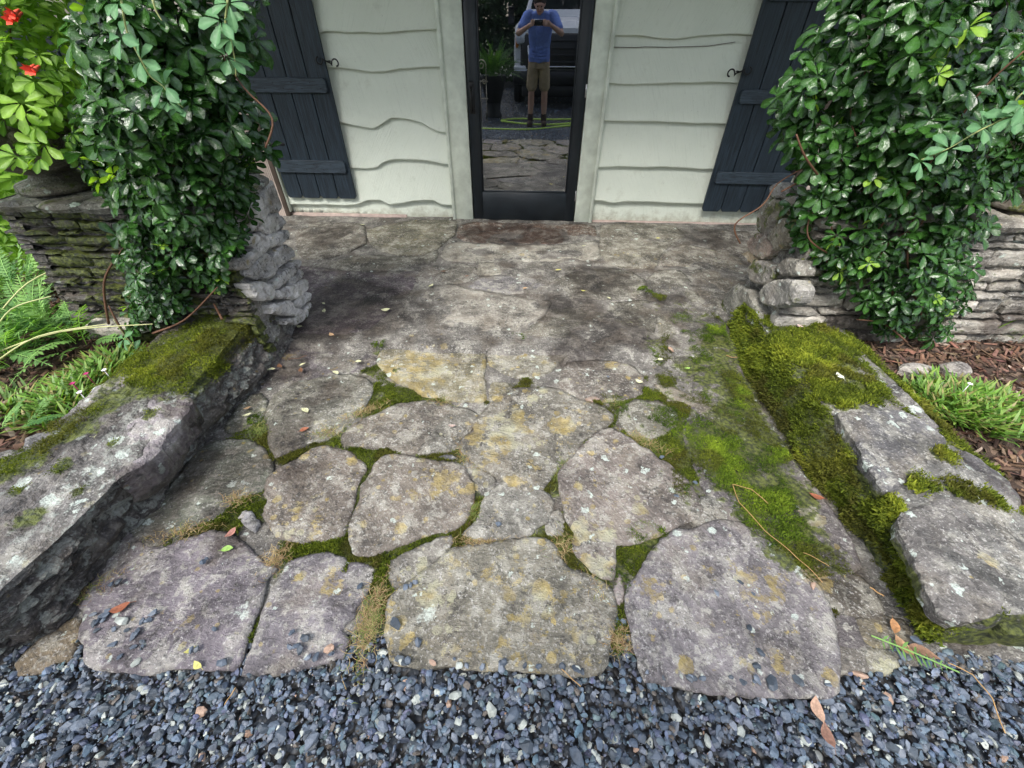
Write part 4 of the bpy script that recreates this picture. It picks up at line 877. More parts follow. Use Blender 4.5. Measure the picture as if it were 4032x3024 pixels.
def wallpt(t, pl): return [tuple(gy(t, x, y, W_Y-.012)[[0, 2]]) for x, y in pl]
left = [wallpt('P', q) for q in (
 [(650,250),(710,225),(900,235),(1100,240),(1300,225),(1540,210)],
 [(790,490),(900,505),(1050,525),(1150,520),(1250,500),(1400,490),(1565,490)],
 [(820,890),(930,915),(1000,930),(1050,935),(1090,915),(1130,890),(1180,860),(1240,858),(1300,865),(1400,890),(1460,930),(1530,960),(1605,965)],
 [(890,1220),(1000,1228),(1060,1222),(1090,1210),(1110,1190),(1150,1172),(1200,1160),(1330,1157),(1450,1170),(1560,1190),(1625,1190)],
 [(850,1490),(930,1485),(960,1475),(1010,1455),(1100,1450),(1130,1465),(1170,1485),(1250,1475),(1350,1455),(1490,1455),(1540,1485),(1645,1490)],
 [(400,1555),(700,1565),(900,1580),(1160,1590),(1600,1605)])]
right = [wallpt('Q', q) for q in (
 [(205,258),(400,260),(560,280),(660,290),(760,270),(900,258),(1050,248),(1190,250)],
 [(200,342),(380,346),(440,340),(600,343),(900,335),(1100,305)],
 [(165,605),(350,615),(500,608),(700,602),(900,598),(1095,600)],
 [(130,875),(300,880),(500,885),(700,893),(1000,897)],
 [(85,1218),(250,1210),(400,1215),(600,1212),(760,1222),(850,1230),(905,1228)],
 [(52,1455),(130,1455),(170,1466),(210,1475),(260,1468),(300,1462),(450,1465),(600,1475),(840,1478)],
 [(20,1620),(300,1610),(640,1625),(1000,1650),(1250,1650)])]
def board(xa, xb, low, up_z, seed, out=.045, flush=False):
    """live-edge board: low = lower edge curve; its face leans out towards the bottom"""
    n = int((xb-xa)/.015); xs = np.linspace(xa, xb, n+1); lx = [p[0] for p in low]; lz = [p[1] for p in low]
    zb = np.interp(xs, lx, lz)+.0025*fbm(np.c_[xs*9, xs*0, xs*0+seed], 1, 3); zb[0] += 0
    rows = [0, .004, .015, .06, .35, .7, 1.0]; V = []
    for j, f_ in enumerate(rows):
        for x, z0 in zip(xs, zb):
            zt = up_z; z_ = z0+(zt-z0)*f_ if j > 2 else z0+[0, .003, .012][j]
            oy = (out-.006 if j == 0 else out*(1-.75*((z_-z0)/max(zt-z0, .01))))
            V.append((x, W_Y+.034-oy-.003*math.sin(x*3+seed), z_))
    m_ = n+1; F = [(j*m_+i, j*m_+i+1, (j+1)*m_+i+1, (j+1)*m_+i) for j in range(len(rows)-1) for i in range(n)]
    b = len(V)
    for x, z0 in zip(xs, zb): V.append((x, W_Y+.034, z0+.004))
    F += [(b+i, b+i+1, i+1, i) for i in range(n)]
    o = world_obj('siding_board', V, F, M['siding'], house, True); o['grain'] = random.choice([.5, -.45, .35, -.6, .2]); return o
def side(curves, xa, xb, seed):
    for k, cv in enumerate(curves):
        cv = sorted(cv); up = (max(p[1] for p in curves[k-1])+.02) if k else max(p[1] for p in cv)+.3
        last = k == len(curves)-1
        board(xa, xb, cv, up, seed+k, .022 if last else .052)
    z_ = max(p[1] for p in curves[0])
    for k in range(4):   # the boards go on up under the porch roof
        z1 = z_+.24+.24*k; board(xa, xb, [(xa, z1), ((xa+xb)/2, z1+.012*(-1)**k), (xb, z1-.006)], min(z1+.27, 2.56), seed+20+k, .052)
side(left, -2.40, -.745, 1); side([right[0]]+right[2:], .565, 2.25, 9)
# a thin split line across the second right-hand board
V = []
for x, z_ in sorted(right[1]): V += [(x, W_Y-.003, z_+.0018), (x, W_Y-.003, z_-.0018), (x, W_Y+.02, z_)]
F = [f_ for i in range(len(V)//3-1) for f_ in ((3*i, 3*i+1, 3*i+4, 3*i+3), (3*i+1, 3*i+2, 3*i+5, 3*i+4), (3*i+2, 3*i, 3*i+3, 3*i+5))]
world_obj('board_split', V, F, M['brownframe'], house, False)
# seam and sill below the left shutter
MB().box((-2.40, W_Y-.012, -.03), (-1.22, W_Y+.03, .040), .004).build('sill_strip', M['sill'], house)
MB().box((.58, W_Y-.012, -.03), (2.2, W_Y+.03, .026), .004).build('sill_strip', M['sill'], house)
# casings
def tp(t, a, b): return gy(t, *a, W_Y-.03)[0], gy(t, *b, W_Y-.03)[0]
for s_, x0, x1 in ((-1, -.745, -.565), (1, .405, .555)):
    MB().box((x0, W_Y-.030, -.012), (x1, W_Y+.03, 2.2), .003).build('door_casing', M['trim'], house)
    xe = x0 if s_ < 0 else x1
    MB().box((xe-.014, W_Y-.046, -.012), (xe+.014, W_Y+.03, 2.2), .003).build('casing_bead', M['trim'], house)
MB().box((-.745, W_Y-.030, 2.08), (.555, W_Y+.03, 2.22), .003).build('door_casing', M['trim'], house)
MB().box((-.62, W_Y-.055, -.03), (.46, W_Y+.03, .010), .006).build('threshold', M['threshold'], house)
# door: stiles, rails, glass, handle, inner door panels behind the glass
DX0, DX1, GX0, GX1, GZ0 = -.555, .398, -.466, .311, .27
dr = MB().box((DX0, W_Y-.018, .016), (DX1, W_Y-.002, .10), .003).build('door', M['door'], house)
def sub(mb, name, mat, parent, smooth=True): return mb.build(name, mat, parent, smooth)
sub(MB().box((DX0, W_Y-.020, .014), (GX0, W_Y+.024, 2.06), .003), 'stile', M['door'], dr)
sub(MB().box((GX1, W_Y-.020, .014), (DX1, W_Y+.024, 2.06), .003), 'stile', M['door'], dr)
sub(MB().box((GX0-.001, W_Y-.0185, .03), (GX1+.001, W_Y+.024, GZ0), .003), 'bottom_rail', M['door'], dr)
sub(MB().box((GX0-.001, W_Y-.0185, 1.96), (GX1+.001, W_Y+.024, 2.055), .003), 'top_rail', M['door'], dr)
for lo, hi in (((GX0, W_Y-.010, GZ0), (GX0+.012, W_Y+.012, 1.96)), ((GX1-.012, W_Y-.010, GZ0), (GX1, W_Y+.012, 1.96)), ((GX0+.012, W_Y-.011, GZ0), (GX1-.012, W_Y+.012, GZ0+.012))):
    sub(MB().box(lo, hi, .002), 'glazing_bead', M['door'], dr)
V = [(GX0+.006, W_Y, GZ0+.006), (GX1-.006, W_Y, GZ0+.006), (GX1-.006, W_Y, 1.97), (GX0+.006, W_Y, 1.97)]
world_obj('glass_pane', V, [(0, 1, 2, 3)], M['glass'], dr, False)
sub(MB().box((DX0, W_Y-.016, .002), (DX1, W_Y+.01, .016), .002), 'door_sweep', M['iron'], dr)
hb = MB().box((-.545, W_Y-.030, .885), (-.500, W_Y-.018, 1.105), .004)
hb.tube([(-.522, W_Y-.03, 1.05), (-.522, W_Y-.062, 1.045), (-.522, W_Y-.068, .99), (-.521, W_Y-.060, .93), (-.521, W_Y-.034, .905)], [.008, .009, .010, .009, .007], 8)
hb.box((-.535, W_Y-.044, 1.065), (-.509, W_Y-.03, 1.092), .003)
sub(hb, 'handle', M['iron'], dr)
for z_ in (.25, 1.05, 1.8): sub(MB().box((.392, W_Y-.026, z_-.045), (.404, W_Y-.008, z_+.045), .002), 'hinge', M['steel'], dr)
idr = MB().box((DX0+.01, W_Y+.085, .02), (DX1-.01, W_Y+.125, 2.06)).build('inner_door', M['inner_door'], house, False)
for x0, x1 in ((-.44, -.13), (-.02, .29)):
    for z0, z1 in ((.30, .82), (.95, 1.50), (1.62, 1.95)):
        sub(MB().box((x0, W_Y+.070, z0), (x1, W_Y+.086, z1), .006), 'panel', M['inner_door'], idr)

# shutters
def s_scroll(c, sx, sz, k=1.0):
    pts = []
    for i in range(13):
        a = i/12*1.6*math.pi; r = .030*(1-.6*i/12); pts.append((.052-r*math.cos(a-.3)*.9+.0, -.006+r*math.sin(a-.3)))
    half = [(0, 0), (.018, -.007)]+[(x, z_-.004) for x, z_ in pts]
    full = [(-x, -z_) for x, z_ in reversed(half)]+half[1:]
    return [(c[0]+sx*x*k, c[1], c[2]+sz*z_*k) for x, z_ in full]
def shutter(xs, z0, label_side, yb=W_Y-.050):
    """xs: plank edges left to right"""
    root = MB().box((xs[0]+.01, yb+.022, z0+.10), (xs[-1]-.01, yb+.03, 1.95)).build('shutter', M['shutter'], house, False)
    for a, b in zip(xs[:-1], xs[1:]):
        c = .012; g = .0035
        V = []
        for yy in (yb, yb+.022):
            V += [(a+g+c*1.3, yy, z0), (b-g-c*1.3, yy, z0), (b-g, yy, z0+c*1.7), (b-g, yy, 2.0), (a+g, yy, 2.0), (a+g, yy, z0+c*1.7)]
        F = [(0, 1, 2, 3, 4, 5), (11, 10, 9, 8, 7, 6)]+[(i, i+6, (i+1) % 6+6, (i+1) % 6) for i in range(6)]
        bm = bmesh.new(); vs = [bm.verts.new(v) for v in V]
        for f_ in F: bm.faces.new([vs[i] for i in f_])
        bmesh.ops.bevel(bm, geom=bm.edges[:], offset=.0022, segments=1, affect='EDGES'); bmesh.ops.recalc_face_normals(bm, faces=bm.faces[:]); bm.verts.index_update()
        world_obj('plank', [v.co for v in bm.verts], [[v.index for v in f_.verts] for f_ in bm.faces], M['shutter'], root, False); bm.free()
    return root
def batten(root, x0, x1, z0, z1, yb=W_Y-.050):
    c = .018; V = []
    for yy in (yb-.024, yb+.001): V += [(x0+c*.7, yy, z0), (x1-c*.7, yy, z0), (x1, yy, z0+c), (x1, yy, z1-c), (x1-c*.7, yy, z1), (x0+c*.7, yy, z1), (x0, yy, z1-c), (x0, yy, z0+c)]
    F = [tuple(range(8)), tuple(range(15, 7, -1))]+[(i, i+8, (i+1) % 8+8, (i+1) % 8) for i in range(8)]
    bm = bmesh.new(); vs = [bm.verts.new(v) for v in V]
    for f_ in F: bm.faces.new([vs[i] for i in f_])
    bmesh.ops.bevel(bm, geom=bm.edges[:], offset=.004, segments=1, affect='EDGES'); bmesh.ops.recalc_face_normals(bm, faces=bm.faces[:]); bm.verts.index_update()
    o = world_obj('batten', [v.co for v in bm.verts], [[v.index for v in f_.verts] for f_ in bm.faces], M['batten'], root, False); bm.free()
    r = random.Random(int(x0*1000))
    mb = MB()
    for i in range(8):
        x = x0+.05+(x1-x0-.1)*i/7; z_ = z0+(z1-z0)*(.3 if i % 2 else .7); mb.box((x-.003, yb-.0262, z_-.003), (x+.003, yb-.023, z_+.003))
    mb.build('nail', M['iron'], root, False)
def sx(t, x, y): return gy(t, x, y, W_Y-.045)
zl = sx('P', 800, 1440)[2]; 
lx = [sx('P', 437, 1445)[0], sx('P', 543, 1435)[0], sx('P', 672, 1435)[0], sx('P', 800, 1435)[0], sx('P', 930, 1435)[0]]
rx = [sx('Q', 853, 1520)[0], sx('Q', 990, 1520)[0], sx('Q', 1128, 1520)[0], sx('Q', 1265, 1520)[0]]; rx.append(rx[-1]*2-rx[-2])
zr = sx('Q', 1000, 1535)[2]
shL = shutter(lx, zl, 'left'); shR = shutter(rx, zr, 'right')
for (a, b) in ((1160, 1245), (562, 668)):
    batten(shL, lx[0]-.005, lx[-1]-.03, sx('P', 600, b)[2]-.005, sx('P', 600, a)[2])
batten(shL, lx[0]-.005, lx[-1]-.03, 1.62, 1.71)
for (a, b) in ((1247, 1333), (648, 752), (-70, 10)):
    batten(shR, rx[0]+.035, rx[-1]+.005, sx('Q', 1200, b)[2], sx('Q', 1200, a)[2])
MB().box((lx[0]-.03, W_Y-.075, sx('P', 340, 1110)[2]-.03), (lx[0]+.03, W_Y-.045, sx('P', 340, 1110)[2]+.03), .004).box((lx[0]-.01, W_Y-.052, sx('P', 340, 1045)[2]-.012), (lx[0]+.13, W_Y-.044, sx('P', 340, 1045)[2]+.012), .002).build('hinge', M['iron'], shL)
MB().box((rx[-1]-.02, W_Y-.07, sx('Q', 1500, 1240)[2]-.03), (rx[-1]+.03, W_Y-.045, sx('Q', 1500, 1240)[2]+.03), .004).build('hinge', M['iron'], shR)
c = gy('P', 715, 447, W_Y-.072); MB().tube(s_scroll(c, 1, 1, 1.25), .0055, 7).tube([c, (c[0], W_Y+.01, c[2])], .006, 7).build('shutter_hook', M['iron'], house)
c = gy('Q', 1128, 522, W_Y-.072); MB().tube(s_scroll(c, -1, 1, 1.25), .0055, 7).tube([c, (c[0], W_Y+.01, c[2])], .006, 7).build('shutter_hook', M['iron'], house)
# windows beyond the shutters, mostly behind the vines
def window(x0, x1, s_):
    g = MB().box((x0, W_Y-.004, .38), (x1, W_Y+.03, 2.0)).build('window', M['dark_in'], house, False)
    V = [(x0+.02, W_Y-.008, .40), (x1-.02, W_Y-.008, .40), (x1-.02, W_Y-.008, 1.98), (x0+.02, W_Y-.008, 1.98)]
    world_obj('pane', V, [(0, 1, 2, 3)], M['glass'], g, False)
    ie = x1 if s_ < 0 else x0
    a, b = (ie-.17, ie-.045) if s_ < 0 else (ie+.045, ie+.17)
    mb = MB().box((a, W_Y-.030, .02), (b, W_Y-.006, 2.05))
    for i in range(7):
        x = a+.010+(b-a-.02)*i/6; mb.box((x-.0055, W_Y-.037, .02), (x+.0055, W_Y-.029, 2.05))
    mb.build('fluted_casing', M['beige'], g, False)
    mb = MB().box((min(ie-.045*s_*-1, ie), W_Y-.05, .02), (max(ie-.045*s_*-1, ie), W_Y-.006, 2.05), .004); mb.build('jamb', M['brownframe'], g)
    MB().box((ie-.010, W_Y-.04, .06), (ie+.012, W_Y-.006, 2.05), .002).build('stop', M['trim'], g)
    MB().box(((x0+x1)/2-.02, W_Y-.02, .40), ((x0+x1)/2+.02, W_Y-.006, 1.98)).box((x0+.02, W_Y-.021, 1.15), (x1-.02, W_Y-.006, 1.19)).build('muntin', M['brownframe'], g, False)
    MB().box((x0-.05, W_Y-.06, .33), (a if s_ < 0 else x1+.05, W_Y-.005, .38), .005).build('sill', M['beige'], g)
window(-3.75, lx[0]-.035, -1); window(rx[-1]+.035, 3.6, 1)
shutter([-4.5, -4.32, -4.14, -3.96, -3.80], .2, 'far'); shutter([3.66, 3.84, 4.02, 4.2, 4.38], .2, 'far')
# ================================================================== plants
def leaflet(L, Wd, droop, fold, r, st=6):
    ts = np.linspace(0, 1, st); prof = np.interp(ts, [0, .12, .35, .62, .80, .93, 1], [.08, .24, .62, .95, 1.0, .72, .22])*Wd/2
    V = []; vein = []
    for t_, w_ in zip(ts, prof):
        z_ = -droop*t_*t_*L; V += [(t_*L, -w_, z_+fold*w_), (t_*L, 0, z_), (t_*L, w_, z_+fold*w_)]; vein += [0, 1, 0]
    F = []
    for i in range(st-1):
        a = 3*i; F += [(a, a+3, a+4, a+1), (a+1, a+4, a+5, a+2)]
    return np.array(V), np.array(F), np.array(vein, float)
def cluster(seed, n=5, L=.066, Wd=.033, spread=1.0, droop=.35):
    r = np.random.default_rng(seed); Vs, Fs, ve = [], [], []; b = 0
    angs = {5: [0, .95, -.95, 2.05, -2.05], 3: [0, 1.25, -1.25], 4: [.4, -.5, 1.6, -1.7], 7: [0, .6, -.6, 1.25, -1.25, 2, -2]}[n]
    for i, a in enumerate(angs):
        l_ = L*r.uniform(.72, 1.1)*(1-.1*abs(a)/2); V, F, v_ = leaflet(l_, Wd*r.uniform(.85, 1.15), droop*r.uniform(.4, 1.5), r.uniform(.15, .4), r)
        V = V+np.array([.008, 0, 0]); el = r.normal(.16, .16)
        c, s_ = math.cos(el), math.sin(el); V = np.c_[V[:,0]*c-V[:,2]*s_, V[:,1], V[:,0]*s_+V[:,2]*c]
        ro = r.normal(0, .2); c, s_ = math.cos(ro), math.sin(ro); V = np.c_[V[:,0], V[:,1]*c-V[:,2]*s_, V[:,1]*s_+V[:,2]*c]
        a = a*spread+r.normal(0, .12); c, s_ = math.cos(a), math.sin(a); V = np.c_[V[:,0]*c-V[:,1]*s_, V[:,0]*s_+V[:,1]*c, V[:,2]]
        Vs.append(V); Fs.append(F+b); ve.append(v_); b += len(V)
    return np.vstack(Vs), np.vstack(Fs), np.concatenate(ve)
CL = [cluster(s_) for s_ in range(8)]
def frames(N):
    """rotation matrices whose z is N and whose x points roughly downhill (leaves hang tip-down)"""
    n = len(N); N = N/np.linalg.norm(N, axis=1)[:, None]
    d = np.tile([0, 0, -1.0], (n, 1))+rng.normal(0, .75, (n, 3)); x = d-(d*N).sum(1)[:, None]*N; x /= np.maximum(np.linalg.norm(x, axis=1), 1e-6)[:, None]
    return np.stack([x, np.cross(N, x), N], 2)
def joined(protos, pos, R, size, tone):
    Vs, Fs, Vn, Tn = [], [], [], []; b = 0; idx = rng.integers(0, len(protos), len(pos))
    for j, (V, F, ve) in enumerate(protos):
        s_ = np.where(idx == j)[0]
        if not len(s_): continue
        W = np.einsum('nij,vj->nvi', R[s_], V)*size[s_][:, None, None]+pos[s_][:, None, :]; n = len(s_)
        Vs.append(W.reshape(-1, 3)); Fs.append((F[None]+(np.arange(n)*len(V))[:, None, None]).reshape(-1, F.shape[1])+b); b += n*len(V)
        Vn.append(np.tile(ve, n)); Tn.append(np.repeat(tone[s_], len(V)))
    return np.vstack(Vs), np.vstack(Fs), np.concatenate(Vn), np.concatenate(Tn)
leaf_cache = {}
def leaf_variant(mat, j, tone, protos, pname='leaf'):
    k = (mat, j, tone, pname)
    if k not in leaf_cache:
        V, F, ve = protos[j]; leaf_cache[k] = mesh(pname, V, F, M[mat], True, dict(vein=ve, tone=np.full(len(V), tone)))
    return leaf_cache[k]
def foliage(root, pos, N, size, mat='leaf', n_ind=300, tones=None, front=None, protos=None, stuff_name='foliage', pname='leaf'):
    protos = protos or CL; R = frames(N); n = len(pos); tones = rng.uniform(.1, .8, n) if tones is None else tones
    order = np.argsort(-(front if front is not None else np.zeros(n))); ind, rest = order[:n_ind], order[n_ind:]
    base = parent_loc(root)
    for i in ind:
        m_ = Matrix([list(R[i][k]) for k in range(3)]).to_euler()
        put(pname, leaf_variant(mat, random.randrange(len(protos)), round(float(tones[i])*3)/3, protos, pname), root, tuple(pos[i]-base), m_, float(size[i]))
    if len(rest):
        V, F, ve, tn = joined(protos, pos[rest], R[rest], size[rest], tones[rest])
        o = world_obj(stuff_name, V, F, M[mat], root, True, dict(vein=ve, tone=tn), fast=True); o['kind'] = 'stuff'
def stem(root, pts, r0, r1, mat, name='stem'):
    pts = [Vector(p) for p in pts]; n = len(pts); out = []
    for i in range(n-1):
        a, b, c, d = pts[max(i-1, 0)], pts[i], pts[i+1], pts[min(i+2, n-1)]
        for j in range(5):
            t = j/5; out.append(.5*((2*b)+(c-a)*t+(2*a-5*b+4*c-d)*t*t+(3*b-a-3*c+d)*t**3))
    out.append(pts[-1]); N = len(out)
    return MB().tube(out, [r0+(r1-r0)*i/(N-1) for i in range(N)], 6).build(name, M[mat], root)
def sample_poly(Q, n):
    lo, hi = Q.min(0), Q.max(0); out = np.zeros((0, 2))
    while len(out) < n:
        P = rng.uniform(lo, hi, (n*2, 2)); out = np.vstack([out, P[inside(P, Q)]])
    return out[:n]
def vine(label, outline_t, Yp, extra_top, n, x_in, name='climbing_vine', depth=.42, holes=.0):
    """outline in the plane y=Yp (x,z); foliage fills a bulging volume behind it"""
    Q = np.array([gy('D', x, y, Yp)[[0, 2]] for x, y in outline_t]); Q = np.vstack([Q[:1], extra_top, Q[1:]]) if Q[0, 0] < 0 else np.vstack([Q, extra_top]); Q = grow(Q, -.062)
    P = sample_poly(Q, n); d = edge_dist(P, Q)
    bul = np.sqrt(np.clip(d/.28, 0, 1))                    # fat in the middle, thin at the rim
    u = rng.random(n)**1.6                                 # most leaves near the front skin
    lump = .07*fbm(np.c_[P*5, P[:, :1]*0], 1, 2)
    Y = Yp+.10-(.20*bul)+lump+u*depth*(.35+.65*bul)
    pos = np.c_[P[:,0], Y, P[:,1]]
    cx = Q[:,0].mean(); dx = np.clip((P[:,0]-cx)/.6, -1, 1)*(1-bul*.7)
    N = np.c_[dx*.7, -np.ones(n)*.75, np.full(n, .75)]+rng.normal(0, .38, (n, 3))
    root = thing(name, (float(P[:,0].mean()), Yp+.2, max(.0, float(P[:,1].min()))), label, 'vine')
    vis = (P[:,1] < 1.56)
    size = rng.uniform(.55, 1.0, n)*np.clip(.85+.25*P[:,1], .85, 1.15); front = (1-u)*vis+(size-.9)*.3*vis
    tones = np.clip(rng.normal(.42, .22, n)+.15*fbm(pos, 4, 2), .02, 1)
    foliage(root, pos, N, size, 'leaf', 300, tones, front)
    old = np.where(vis & (u < .25))[0][::31]                 # a few yellowed leaves
    for i in old: put('old_leaf', leaf_variant('leaf_lime', random.randrange(8), .9, CL), root, tuple(pos[i]+np.array([0, -.02, 0])-parent_loc(root)), (random.gauss(.8, .4), random.gauss(0, .4), random.uniform(0, 6.28)), float(size[i])*.8)
    for k in range(7):                                       # woody stems wandering through the skin
        i = rng.choice(np.where(vis)[0]); p = pos[i].copy(); p[1] = Yp+.09; pts = [p.copy()]
        for j in range(4): p = p+np.array([rng.normal(0, .06), rng.normal(0, .03), -.09]); pts.append(p.copy())
        if pts[-1][2] > .12: stem(root, pts, .0025, .004, 'stem')
    return root, Q
LV = [(110,0),(505,0),(528,110),(524,200),(546,330),(556,378),(520,425),(512,480),(520,560),(500,620),(482,680),(420,700),(330,730),(270,742),(235,690),(240,600),(205,520),(185,430),(150,380),(105,310),(85,190)]
vl, QL = vine('glossy five-leaf vine climbing the left pier beside the urn', LV, 1.72, np.array([[-1.9, 2.0], [-1.85, 2.4], [-1.2, 2.4], [-1.05, 2.0]]), 1950, -1.3)
RV = [(1835,0),(1765,110),(1702,190),(1692,270),(1702,350),(1752,400),(1722,480),(1742,560),(1782,640),(1862,690),(1892,755),(1960,772),(2062,762),(2112,715),(2150,640),(2172,540),(2230,450),(2320,400),(2320,0)]
vr, QR = vine('glossy five-leaf vine draped over the right pier', RV, 1.90, np.array([[2.0, 2.0], [1.9, 2.4], [1.15, 2.4], [1.05, 2.0]]), 2000, 1.3)
# woody stems inside the vines
for pts in ([gy('D', 480, 690, 1.74), gy('D', 440, 600, 1.9), gy('D', 400, 400, 2.0), gy('D', 380, 100, 1.95)], [gy('D', 235, 700, 1.72), gy('D', 225, 610, 1.74), gy('D', 260, 545, 1.76), gy('D', 300, 500, 1.85)],
            [gy('D', 330, 720, 1.66), gy('D', 400, 690, 1.70), gy('D', 470, 620, 1.74)], [gy('D', 280, 740, 1.68), gy('D', 250, 690, 1.70), gy('D', 235, 660, 1.72)]):
    stem(vl, pts, .006, .003, 'stem')
for pts in ([gy('D', 1840, 560, 1.98), gy('D', 1960, 420, 1.9), gy('D', 2100, 220, 1.8), gy('D', 2212, 110, 1.75)], [gy('D', 1930, 640, 1.95), gy('D', 1900, 500, 2.0), gy('D', 1860, 300, 2.0), gy('D', 1880, 60, 2.0)],
            [gy('D', 1990, 680, 1.9), gy('D', 1960, 560, 1.95), gy('D', 1990, 400, 2.0)], [gy('D', 1780, 395, 1.95), gy('D', 1740, 340, 1.9), gy('D', 1720, 290, 1.9)], [gy('D', 1960, 740, 1.85), gy('D', 1910, 700, 1.9), gy('D', 1850, 690, 1.95)]):
    stem(vr, pts, .005, .003, 'stem')
# pale young runners hanging in front
YC = [cluster(40+s_, 5, .060, .028, 1.0, .25) for s_ in range(4)]
def runner(root, pts, ks, size=1.0, sgn=1):
    stem(root, pts, .0028, .0015, 'stem_green', 'runner')
    base = parent_loc(root)
    for k, sz in ks:
        p = np.array(pts[k], float)+rng.normal(0, .008, 3)+np.array([0, -.012, 0])
        R = frames(np.array([[rng.normal(0, .3), -.8, .75]]))[0]
        put('leaf', leaf_variant('leaf_young', random.randrange(4), .5, YC), root, tuple(p-base), Matrix([list(R[i]) for i in range(3)]).to_euler(), size*sz)
runner(vl, [gy('D', x, y, 1.52) for x, y in ((262,0),(272,60),(282,85),(305,130),(325,165),(350,185),(375,215),(395,232))], [(0,.8),(2,1.15),(3,1.0),(5,1.15),(6,.6),(7,.62)])
runner(vl, [gy('D', x, y, 1.58) for x, y in ((492,0),(487,50),(498,85),(507,128),(510,165))], [(0,.95),(1,1.05),(2,.8),(3,1.0)])
runner(vl, [gy('D', x, y, 1.50) for x, y in ((330,0),(338,25),(350,45))], [])
runner(vr, [gy('D', x, y, 1.6) for x, y in ((2212,225),(2170,255),(2110,285),(2050,320),(1990,345))], [(0,1.0),(1,1.0),(2,1.1),(3,1.0),(4,.9)])
runner(vr, [gy('D', x, y, 1.6) for x, y in ((2240,180),(2195,215),(2205,250))], [(0,1.0),(1,1.0)])
runner(vl, [gy('D', x, y, 1.62) for x, y in ((300,760),(270,725),(245,690))], [(0,1.0),(1,.9)])

# ---- urns on the piers with their plants
def urn(label, c, k=1.0):
    u = thing('stone_urn', c, label, 'urn')
    def patina(o):
        me = o.data; n = len(me.vertices)
        for k, v in (('moss', .42), ('stain', .45), ('pale', .35), ('lichen', .3)): me.attributes.new(k, 'FLOAT', 'POINT').data.foreach_set('value', np.full(n, v, np.float32))
        set_stone(o, (.22, .20, .155)); return o
    prof = [(.0, 0), (.155, 0), (.16, .012), (.155, .03), (.10, .045), (.085, .065), (.12, .085), (.185, .115), (.20, .135), (.195, .15), (.205, .165), (.225, .22), (.235, .28), (.245, .30), (.25, .32), (.235, .33), (.21, .325), (.205, .29), (.0, .285)]
    patina(MB().lathe([(a*k, b*k) for a, b in prof], c, 32).build('bowl', M['wallstone'], u))
    for i in range(14):
        a = 2*math.pi*i/14; MB().ellipsoid((c[0]+.226*k*math.cos(a), c[1]+.226*k*math.sin(a), c[2]+.225*k), (.030*k, .030*k, .035*k), 8, 6); patina(MB().ellipsoid((c[0]+.226*k*math.cos(a), c[1]+.226*k*math.sin(a), c[2]+.225*k), (.030*k, .030*k, .035*k), 8, 6).build('relief_fruit', M['wallstone'], u))
    return u
urn('mossy cast stone urn with fruit relief on the left pier', (-2.20, 1.98, .872)); urn('cast stone urn half hidden behind vine on the right pier', (2.36, 2.24, .80))
LC = [cluster(60+s_, 5, .058, .027, .9, .3) for s_ in range(5)]
def urn_plant(name, label, c, n, rx, rz, mat, cat, flowers=()):
    root = thing(name, c, label, cat); a = rng.uniform(0, 2*np.pi, n); rr = np.sqrt(rng.random(n)); z_ = rng.random(n)**.8
    pos = np.c_[c[0]+rx*rr*np.cos(a)*(1.1-.3*z_), c[1]+rx*.8*rr*np.sin(a)*(1.1-.3*z_), c[2]-.05+rz*z_]; N = np.c_[np.cos(a)*.5, np.sin(a)*.5-.4, np.full(n, .8)]+rng.normal(0, .4, (n, 3))
    foliage(root, pos, N, rng.uniform(.7, 1.2, n), mat, min(n, 120), None, -pos[:,1], LC)
    for i in range(6):
        q = rng.normal(0, .5, 2); stem(root, [c, (c[0]+rx*.4*q[0], c[1]+rx*.4*q[1], c[2]+rz*.5), (c[0]+rx*.8*q[0], c[1]+rx*.8*q[1], c[2]+rz*.95)], .004, .002, 'stem')
    for p in flowers:
        mb = MB()
        for k in range(5):
            a_ = 2*math.pi*k/5+.3; d = Vector((math.cos(a_), -.5, math.sin(a_))).normalized(); q = Vector(p); s1 = d.cross(Vector((0, 1, 0))).normalized()*.010
            mb.add([q+Vector((0, .02, 0)), q+d*.011+s1*.7, q+d*.019+Vector((0, -.006, 0)), q+d*.011-s1*.7], [(0, 1, 2, 3)])
        mb.tube([Vector(p)+Vector((0, .03, .01)), p], [.004, .006], 6).build('flower', M['red_petal'], root)
    return root
urn_plant('flowering_vine', 'lime green trailing plant with red flowers in the left urn', (-2.16, 1.90, 1.08), 900, .52, .74, 'leaf_lime', 'plant', [gy('D', 72, 152, 1.66), gy('D', 62, 150, 1.67), gy('D', 28, 30, 1.7), gy('D', 22, 42, 1.7), gy('D', 34, 36, 1.72)])
urn_plant('leafy_plant', 'light green leafy plant in the right urn', (2.36, 2.24, 1.08), 200, .42, .5, 'leaf_lime', 'plant')
# shrubs that stand beyond the piers, seen through the gaps
def shrub(label, c, n, r, mat, name='garden_shrub'):
    root = thing(name, c, label, 'shrub'); V = rng.normal(size=(n, 3)); V /= np.linalg.norm(V, axis=1)[:, None]; k = rng.random(n)**.4
    pos = np.array(c)+V*k[:, None]*np.array(r)+np.array([0, 0, r[2]*.95]); foliage(root, pos, V+np.array([0, 0, .5]), rng.uniform(.9, 1.6, n), mat, 0, None, None, LC)
    stem(root, [c, (c[0], c[1], c[2]+r[2])], .02, .008, 'stem'); return root
shrub('bright green shrub at the far left behind the urn', (-3.5, 2.7, .05), 420, (.55, .45, .75), 'leaf_lime'); shrub('bright green shrub at the far right beyond the pier', (3.3, 2.6, .05), 420, (.5, .4, .7), 'leaf_lime')

